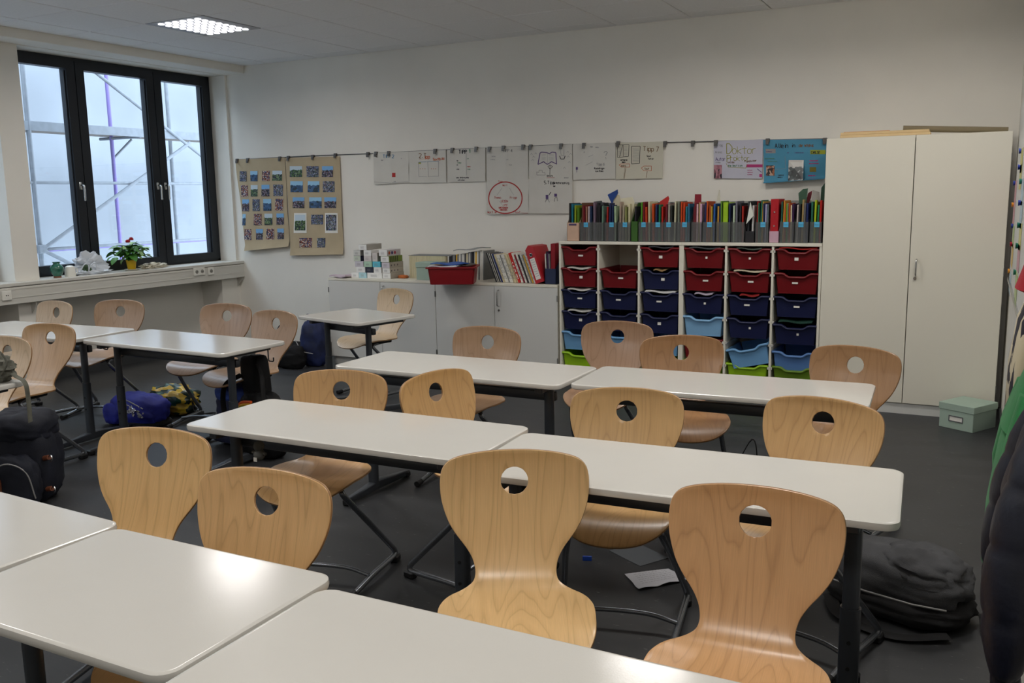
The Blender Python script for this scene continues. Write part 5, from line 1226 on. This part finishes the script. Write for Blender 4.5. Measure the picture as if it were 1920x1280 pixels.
# ------------------------------------------------------------------ right wall: pinboard, coats
pb = thing('pinboard', 'white magnetic board with coloured cards on the side wall', 'board', (XR, 0, 0))
box('panel', (-.012, -3.4, 1.0), (0, -.62, 2.1), mat('board_enamel', rgb(206, 208, 206), .35), pb); box('frame_rail', (-.022, -3.4, .985), (0, -.61, 1.005), CHROME, pb)
CC = {'pink': (206, 160, 166), 'yellow': (206, 200, 130), 'green': (180, 196, 140), 'blue': (180, 200, 210), 'orange': (220, 190, 120)}
MAG = {'blue': (40, 60, 150), 'red': (170, 30, 60), 'orange': (226, 150, 50), 'green': (20, 110, 90)}
cn = {}
for v, u0, colr, mg in ((300, 1914, 'yellow', 'blue'), (330, 1912, 'yellow', 'blue'), (358, 1903, 'pink', 'blue'), (358, 1915, 'blue', 'green'), (398, 1900, 'pink', 'orange'), (398, 1913, 'blue', 'blue'), (438, 1899, 'green', 'blue'), (440, 1911, 'yellow', 'green'), (472, 1897, 'orange', 'red'), (478, 1908, 'pink', 'green'), (522, 1893, 'blue', 'orange'), (527, 1904, 'green', 'green')):
    a = at_x(u0, v, XR - .013); e = at_x(u0 + 10, v, XR - .013); y0, y1 = a.y, max(e.y, a.y - .42)
    cn[colr] = cn.get(colr, 0) + 1
    c = tag(box('note_card', (-.0015, 0, -.075), (0, -.30, .06), COLM, None, loc=(XR - .013, y0, a.z), rot=(R(random.uniform(-2, 2)), 0, 0), color=rgb(*CC[colr])), '%s pale %s card pinned to the board on the side wall' % (ORD[cn[colr] - 1], colr), 'card')
    bm = bmesh.new(); bmesh.ops.create_cone(bm, cap_ends=True, segments=14, radius1=.016, radius2=.013, depth=.012, matrix=Matrix.Rotation(PI / 2, 4, 'Y'))
    tag(finish(bm, 'magnet', COLP, None, (XR - .021, y0 - .03, a.z + .05), color=rgb(*MAG[mg])), '%s round magnet over the %s %s card' % (mg, ORD[cn[colr] - 1], colr), 'magnet')
    inklines(c, 0, 0, .0, 0, 1) if 0 else None
# coat rail
cr = thing('coat_rail', 'wall mounted coat rail with hooks holding the jackets', 'coat rail', (XR, -4.4, 1.42)); box('rail_board', (-.02, -1.7, -.04), (0, .0, .04), LAM, cr, bev=.003)
for k in range(11): tube('coat_hook', fillet([(-.02, .0 - .05 - k * .16, .0), (-.05, .0 - .05 - k * .16, -.02), (-.052, .0 - .05 - k * .16, .02)], .01), .005, CHROME, cr, n=8)
# puffer jacket (dark navy, hood down) hanging flat
NAVY = mat('navy_quilted_nylon', rgb(17, 21, 36), .5, noise=.2, nscale=20, bump=.5, bscale=60, spec=.4)
pj = thing('puffer_jacket', 'dark navy quilted puffer jacket hanging closest to us on the coat rail', 'jacket', (0, -5.30, 0))
def quilted(name, path, parent, m, n=20, q=6, depth=.12, color=None, seg=60):
    """path: list of (x,y,z,rx,ry); stitched rings pinch the fill q times"""
    bm = bmesh.new(); P_ = smooth_path([p[:3] for p in path], 10); Rr = smooth_path([(p[3], p[4], 0) for p in path], 10); rings = []
    for i, (p, r) in enumerate(zip(P_, Rr)):
        s = i / (len(P_) - 1); k = 1 - depth + depth * abs(math.sin(PI * s * q)) ** .5
        rings.append([bm.verts.new((p.x + math.cos(2 * PI * a / n) * r.x * k * (1 + .05 * mnoise.noise(Vector((a, i * .4, 1)))), p.y + math.sin(2 * PI * a / n) * r.y * k, p.z)) for a in range(n)])
    skin(bm, rings); return finish(bm, name, m, parent, smooth=70, color=color)
def prow(z, mx, ry, dy=0, back=6.415): return ((mx + back) / 2, dy, z, (back - mx) / 2, ry)
quilted('jacket_body', [prow(.70, 6.33, .11), prow(.80, 6.315, .12), prow(.95, 6.32, .12), prow(1.08, 6.35, .11), prow(1.18, 6.375, .07)], pj, NAVY, n=32, q=6)
for s in (-1, 1):
    sl = quilted('sleeve', [prow(.66 + .02 * s, 6.318, .045, s * .13, 6.38), prow(.76, 6.298, .055, s * .135, 6.40), prow(.90, 6.302, .06, s * .13, 6.41), prow(1.02, 6.325, .06, s * .115), prow(1.13, 6.36, .05, s * .08), prow(1.19, 6.39, .03, s * .05)], pj, NAVY, q=5)
    tube('cuff', [(6.35, s * .128, .665 + .02 * s), (6.352, s * .126, .63 + .02 * s)], .027, NAVY, sl, n=14)
gj = thing('fleece_jacket', 'green fleece jacket hanging behind the dark puffer jacket', 'jacket', (6.375, -4.85, .60))
GREEN = mat('green_fleece', rgb(40, 112, 62), .95, noise=.15, nscale=18, bump=.4, bscale=300, spec=.15, sheen=.1)
def lrow(z, mx, ry, dy=0, back=6.415): return ((mx + back) / 2 - 6.375, dy, z - .60, (back - mx) / 2, ry)
loft('jacket_body', [lrow(.64, 6.315, .15), lrow(.66, 6.305, .16), lrow(.80, 6.308, .16), lrow(.95, 6.325, .15), lrow(1.06, 6.35, .12), lrow(1.15, 6.378, .08)], GREEN, gj, n=36, wob=.012)
loft('yoke', [lrow(1.0, 6.332, .143), lrow(1.005, 6.327, .147), lrow(1.08, 6.35, .12), lrow(1.16, 6.378, .08)], GREEN, gj, n=36)
for s in (-1, 1): loft('sleeve', [lrow(.72, 6.33, .035, s * .17), lrow(.88, 6.318, .045, s * .175), lrow(1.0, 6.335, .05, s * .15), lrow(1.1, 6.36, .04, s * .1)], GREEN, gj, n=18, wob=.02)
pt = thing('printed_bag', 'cream fabric bag with black letter print hanging beyond the green jacket', 'bag', (6.4, -4.15, .84))
PRN = bpy.data.materials.new('letter_print'); PRN.use_nodes = True; nt = PRN.node_tree; bb = nt.nodes['Principled BSDF']; bb.inputs['Roughness'].default_value = .9
tc = nt.nodes.new('ShaderNodeTexCoord'); vo = nt.nodes.new('ShaderNodeTexVoronoi'); vo.distance = 'MANHATTAN'; vo.inputs['Scale'].default_value = 22; rr = nt.nodes.new('ShaderNodeValToRGB'); rr.color_ramp.interpolation = 'CONSTANT'
mp = nt.nodes.new('ShaderNodeMapping'); mp.inputs['Scale'].default_value = (1, 1.4, .55); sp = nt.nodes.new('ShaderNodeSeparateColor'); nt.links.new(tc.outputs['Object'], mp.inputs[0]); nt.links.new(mp.outputs[0], vo.inputs['Vector']); nt.links.new(vo.outputs['Color'], sp.inputs[0]); nt.links.new(sp.outputs[0], rr.inputs[0]); nt.links.new(rr.outputs[0], bb.inputs['Base Color'])
e = rr.color_ramp.elements; e[0].color = rgb(34, 32, 42); e[1].position = .36; e[1].color = rgb(186, 176, 150)
loft('bag_body', [(0, 0, 0, .015, .13), (-.012, 0, .03, .034, .15), (-.012, 0, .2, .032, .15), (-.004, 0, .34, .024, .13), (.004, 0, .40, .010, .09)], PRN, pt, n=30, wob=.02)
rc = thing('red_sweater', 'dark red sweater hem hanging above the letter print bag', 'sweater', (6.405, -4.2, 1.265)); loft('cloth', [(0, 0, 0, .02, .09), (-.014, 0, .012, .033, .10), (-.004, 0, .07, .026, .09), (.004, 0, .14, .016, .08)], mat('red_knit', rgb(150, 18, 34), .9, bump=.6, bscale=200), rc, n=26, wob=.02)
tj = thing('hanging_trousers', 'dark blue trousers hanging at the picture corner below the jackets', 'trousers', (6.392, -5.62, .25)); loft('leg_cloth', [(0, 0, 0, .02, .05), (-.006, 0, .15, .026, .06), (0, 0, .35, .024, .07), (.006, 0, .44, .014, .07)], mat('blue_denim', rgb(28, 34, 78), .9, noise=.2, nscale=30), tj, n=22, wob=.03)

# ------------------------------------------------------------------ bags on the floor
ZIP = mat('zip_grey', rgb(150, 150, 150), .4, .3)
def webbing(name, pts, w, parent, m, color=None, th=.003):
    return tube(name, smooth_path(pts, 6), w / 2, m, parent, n=8, ry=th, ref=Vector((0, 0, 1)) if abs(pts[0][2] - pts[-1][2]) < .5 * (Vector(pts[0]) - Vector(pts[-1])).length else Vector((1, 0, 0)), ex=4, color=color)
# grey backpack lying on the floor, under the middle table's end
g = thing('backpack', 'grey canvas backpack lying flat on the floor under the middle table end', 'backpack', (6.06, -3.77, 0), R(-20))
BKC = mat('black_canvas', rgb(24, 24, 26), .85, noise=.2, nscale=20, bump=.5, bscale=400)
GRC = mat('grey_canvas', rgb(72, 73, 76), .9, noise=.25, nscale=9, bump=.6, bscale=300)
blob('back_panel', (.52, .34, .10), BKC, g, ex=3, wob=.03, seed=1)
blob('body', (.50, .33, .19), GRC, g, (.0, .01, .05), ex=2.6, wob=.07, fr=2.4, seed=4)
blob('front_pocket', (.27, .27, .12), GRC, g, (.08, -.0, .14), (0, R(6), 0), ex=2.4, wob=.08, fr=3, seed=8)
webbing('shoulder_strap', [(-.22, -.12, .02), (-.1, -.25, .015), (.1, -.26, .012), (.24, -.14, .02)], .05, g, BKC); webbing('shoulder_strap', [(.25, .08, .03), (.28, .06, .04), (.31, .0, .012)], .03, g, BKC)
tube('zip', [(-.20, -.15, .10), (-.05, -.185, .11), (.12, -.175, .11), (.22, -.12, .10)], .004, ZIP, g); webbing('top_loop', [(.02, .18, .10), (.0, .24, .16), (.06, .19, .12)], .02, g, BKC)
# blue school bag under the window side desk
bb_ = thing('school_bag', 'royal blue school bag with open silver lining on the floor under the desk', 'bag', (.93, -2.92, 0), R(-8))
RBL = mat('royal_blue_nylon', rgb(36, 44, 150), .7, noise=.2, nscale=12, bump=.5, bscale=200)
blob('body', (.50, .30, .22), RBL, bb_, ex=2.8, wob=.06, seed=3); blob('front_pocket', (.2, .1, .15), RBL, bb_, (-.12, -.13, .01), ex=2.6, wob=.05, seed=6)
crumple('silver_lining', (.22, .06, .08), mat('silver_foil', rgb(200, 200, 210), .25, .8), bb_, (.10, -.12, .09), amp=.5, fr=9); blob('base_trim', (.49, .29, .05), BKC, bb_, (0, 0, 0), ex=4, wob=.01)
tube('zip', smooth_path([(-.02, -.12, .20), (.1, -.14, .2), (.2, -.1, .15)], 4), .004, ZIP, bb_)
gp = thing('drawstring_pouch', 'green and yellow patterned drawstring pouch behind the royal blue school bag', 'pouch', (.92, -2.60, 0), R(10))
PAT = photo_mat('pouch_print', [(30, 70, 50), (200, 170, 50), (24, 54, 44), (180, 150, 60), (20, 40, 36)], scale=6)
blob('body', (.40, .26, .22), PAT, gp, ex=2.3, wob=.12, fr=3, seed=12)
for k in range(2): tube('cord', smooth_path([(.16, 0, .12), (.24, -.03 - k * .03, .03), (.33, .04, .006 + k * .01), (.36, -.05 * k, .006), (.28, -.08, .006)], 5), .004, BKC, gp, n=6)
# satchel under the pinkish chair
st_ = thing('school_satchel', 'dark blue school satchel on the floor under the pinkish chair', 'bag', (1.975, -2.99, 0), R(-5))
DBL = mat('dark_blue_nylon', rgb(20, 26, 58), .7, noise=.3, nscale=8, bump=.4, bscale=200)
blob('body', (.29, .22, .36), DBL, st_, ex=4, wob=.03, seed=2); blob('front_pocket', (.28, .08, .15), DBL, st_, (0, -.11, .02), ex=4, wob=.03, seed=5); blob('lid', (.295, .23, .10), mat('mid_blue_nylon', rgb(36, 60, 130), .7, noise=.3, nscale=10), st_, (0, 0, .285), ex=4, wob=.03)
box('reflector_strip', (-.13, -.155, .10), (.13, -.15, .118), mat('orange_reflector', rgb(180, 100, 60), .4), st_)
# black backpack hanging from the desk end
hb = thing('black_backpack', 'black backpack with a rainbow zip flap at the end of the window side desk', 'backpack', (2.33, -3.17, .0), R(-22))
BLK = mat('black_nylon', rgb(13, 13, 15), .75, noise=.2, nscale=14, bump=.4, bscale=200, spec=.3)
blob('body', (.44, .22, .40), BLK, hb, ex=3, wob=.05, seed=7); blob('front_pocket', (.28, .12, .22), BLK, hb, (0, -.12, .03), ex=3, wob=.05, seed=9)
blob('upper_flap', (.26, .10, .27), BLK, hb, (-.08, .02, .35), (0, R(-8), 0), ex=6, wob=.02)
webbing('shoulder_strap', [(-.13, -.06, .50), (-.25, -.12, .42), (-.29, -.12, .25), (-.20, -.10, .05)], .035, hb, BLK); webbing('shoulder_strap', [(.03, -.02, .58), (.12, -.04, .52), (.17, -.06, .38)], .03, hb, BLK)
for k, c in enumerate(((220, 90, 30), (224, 170, 40), (110, 170, 60))): 
    bm = bmesh.new(); tubeb(bm, smooth_path([(-.06, -.115 - .002 * k, .33 - k * .016), (.0, -.12 - .002 * k, .355 - k * .016), (.10, -.11 - .002 * k, .37 - k * .016)], 4), .009, 8); finish(bm, 'rainbow_stripe', COLP, hb, color=rgb(*c))
# big dark satchel at the left edge
bs = thing('school_backpack', 'dark navy and maroon school backpack on the floor at the picture edge', 'backpack', (1.745, -4.35, 0), R(28))
NV = mat('dark_navy_nylon', rgb(18, 22, 36), .75, noise=.25, nscale=10, bump=.4, bscale=200); MR = mat('maroon_nylon', rgb(44, 14, 22), .7, noise=.3, nscale=8)
blob('body', (.34, .26, .44), NV, bs, ex=3.4, wob=.04, seed=11); blob('front_pocket', (.28, .12, .28), NV, bs, (0, -.15, .0), ex=3.2, wob=.05, seed=13); blob('lid', (.33, .27, .17), NV, bs, (0, .01, .32), (R(8), 0, 0), ex=3, wob=.05, seed=14)
tube('piping', smooth_path([(-.08, -.215, .22), (.02, -.22, .255), (.10, -.2, .2), (.13, -.19, .06)], 5), .004, ZIP, bs)
for z in (.08, .25):
    tube('strap_tab', [(.15, -.1, z), (.185, -.12, z + .01)], .014, mat('brown_leather', rgb(110, 60, 36), .6), bs, n=8); tube('clip_ring', smooth_path([(.18, -.12, z + .01), (.20, -.13, z + .025), (.21, -.14, z + .005), (.195, -.13, z - .01)], 3), .004, CHROME, bs, n=6)
box('leather_patch', (-.09, -.216, .10), (-.03, -.205, .17), mat('brown_leather', rgb(110, 60, 36), .6), bs)
# blue backpack behind the single desk
eb = thing('blue_backpack', 'blue patterned backpack standing at the back wall behind the single desk', 'backpack', (.50, -.70, 0), R(15))
BP = mat('blue_galaxy_nylon', rgb(17, 30, 72), .7, noise=.7, nscale=8, bump=.4, bscale=200)
blob('body', (.25, .20, .44), BP, eb, (.15, .05, 0), ex=3, wob=.05, seed=15); blob('front_pocket', (.26, .14, .22), BLK, eb, (0, -.12, 0), ex=3, wob=.06, seed=16); blob('side_pouch', (.16, .16, .18), BLK, eb, (-.16, -.04, .0), ex=2.4, wob=.1, seed=17)
webbing('shoulder_strap', [(.02, -.06, .45), (-.12, -.10, .40), (-.15, -.1, .27), (-.06, -.1, .10)], .05, eb, BP); tube('top_handle', smooth_path([(.08, .0, .45), (.12, 0, .50), (.18, 0, .45)], 5), .009, BP, eb)
tube('piping', smooth_path([(.02, -.08, .26), (.10, -.12, .17), (.2, -.1, .14)], 4), .004, ZIP, eb)
# bags under the far chairs
b3 = thing('dark_bag', 'black bag on the floor under the brown overlapping chairs', 'bag', (5.02, -2.75, 0), R(10)); blob('body', (.42, .26, .16), BLK, b3, ex=2.6, wob=.1, seed=20); webbing('shoulder_strap', [(.15, 0, .12), (.24, .02, .30), (.27, 0, .2), (.25, -.04, .02)], .03, b3, BLK)
b4 = thing('dark_cloth_bag', 'dark zigzag patterned bag on the floor beside the crumpled sheet', 'bag', (5.28, -3.62, 0), R(5)); blob('body', (.38, .24, .20), mat('zigzag_fabric', rgb(36, 38, 40), .9, noise=.3, nscale=20), b4, ex=3, wob=.05, seed=21); webbing('carry_strap', [(-.12, 0, .18), (-.05, 0, .27), (.06, 0, .27), (.13, 0, .18)], .03, b4, BLK)
# sheets on the floor
def floor_sheet(label, px, z=.004):
    pts = [at_z(u, v, z) for u, v in px]; bm = bmesh.new(); n = 8; A = []
    for k in (0, 1):
        A.append([[bm.verts.new(((pts[0] * (1 - i / n) + pts[1] * (i / n)) * (1 - j / n) + (pts[3] * (1 - i / n) + pts[2] * (i / n)) * (j / n)) + Vector((0, 0, k * .0012 + .010 * abs(math.sin(i * .8 + j * .5)) * (j / n)))) for i in range(n + 1)] for j in range(n + 1)])
    for k in (0, 1):
        for j in range(n):
            for i in range(n): g_ = (A[k][j][i], A[k][j][i + 1], A[k][j + 1][i + 1], A[k][j + 1][i]); bm.faces.new(g_)
    t = thing('paper_sheet', label, 'paper', pts[0]); o = finish(bm, 'sheet', mat('white_paper', rgb(190, 190, 196), .7), t, smooth=40, recalc=False); o.location = -pts[0]
    bm = bmesh.new(); rnd = random.Random(5)
    for q in range(7):
        a = pts[0].lerp(pts[3], .15 + q * .11); e = pts[1].lerp(pts[2], .15 + q * .11); p0 = a.lerp(e, .12); p1 = a.lerp(e, rnd.uniform(.5, .85)); d = (p1 - p0).normalized(); m_ = p0
        while (m_ - p0).length < (p1 - p0).length:
            l = rnd.uniform(.006, .016); w_ = Vector((-d.y, d.x, 0)) * .0013; zo = Vector((0, 0, .013)); bm.faces.new([bm.verts.new(v + zo - pts[0]) for v in (m_ + w_, m_ - w_, m_ + d * l - w_, m_ + d * l + w_)]); m_ = m_ + d * (l + .005)
    finish(bm, 'handwriting', INKC['s'], t, smooth=0, recalc=False)
floor_sheet('creased white handwritten sheet on the floor under the middle table', [(1171, 1076), (1253, 1066), (1290, 1088), (1198, 1107)])
tag(box('paper_sheet', (0, 0, 0), (.21, .16, .003), mat('grey_paper', rgb(84, 88, 92), .7), None, loc=(4.86, -3.72, 0), rot=(0, 0, R(-30))), 'grey sheet on the floor beside the blue clip, under the middle table', 'paper')
bc = thing('blue_clip', 'small blue hair clip on the floor beside the grey sheet', 'clip', tuple(at_z(1101, 1050, 0)), R(20)); box('clip_arm', (-.02, -.008, 0), (.02, -.002, .022), mat('blue_plastic', rgb(30, 70, 170), .4), bc, bev=.002); box('clip_arm', (-.02, .002, 0), (.02, .008, .018), mat('blue_plastic', rgb(30, 70, 170), .4), bc, bev=.002)
# plush pendant hanging at the middle table
pp = at_y(486, 848, -4.80); pz = pp.z
pd = thing('plush_keyring', 'small grey plush figure hanging by a cord under the middle table', 'toy', (pp.x, pp.y, pz - .03)); PLU = mat('grey_plush', rgb(96, 97, 94), .95, bump=.8, bscale=200)
for nm, c, r in (('head', (0, 0, .055), .021), ('body', (0, 0, .022), .022)):
    bm = bmesh.new(); bmesh.ops.create_uvsphere(bm, u_segments=18, v_segments=12, radius=r); finish(bm, nm, PLU, pd, c, smooth=80)
for s in (-1, 1): tube('arm', [(s * .015, 0, .03), (s * .034, 0, .028)], .006, PLU, pd, n=8)
box('care_label', (-.008, -.024, .0), (.008, -.0225, .016), WHITE, pd); tube('cord', [(0, 0, .074), (0, 0, .72 - .03 - (pz - .03))], .0015, PLU, pd, n=6)
# pencil bag on the seat of the chair cut by the picture edge
S0 = at_z(12, 722, .465)
pc = thing('pencil_bag', 'grey olive fabric pencil bag with dangling strap lying on the table corner', 'bag', (1.957, -4.649, .7212), R(15)); OLV = mat('olive_grey_fabric', rgb(98, 98, 88), .9, noise=.4, nscale=16, bump=.5, bscale=200)
blob('body', (.30, .15, .13), OLV, pc, ex=2.5, wob=.12, fr=4, seed=22); webbing('strap', [(.10, .0, .09), (.16, .0, .035), (.215, .0, .0), (.225, .0, -.08), (.215, .01, -.2)], .03, pc, OLV); tube('strap_loop', smooth_path([(.05, -.02, .12), (.12, -.04, .16), (.16, -.04, .10), (.12, -.05, .04)], 5), .005, OLV, pc)
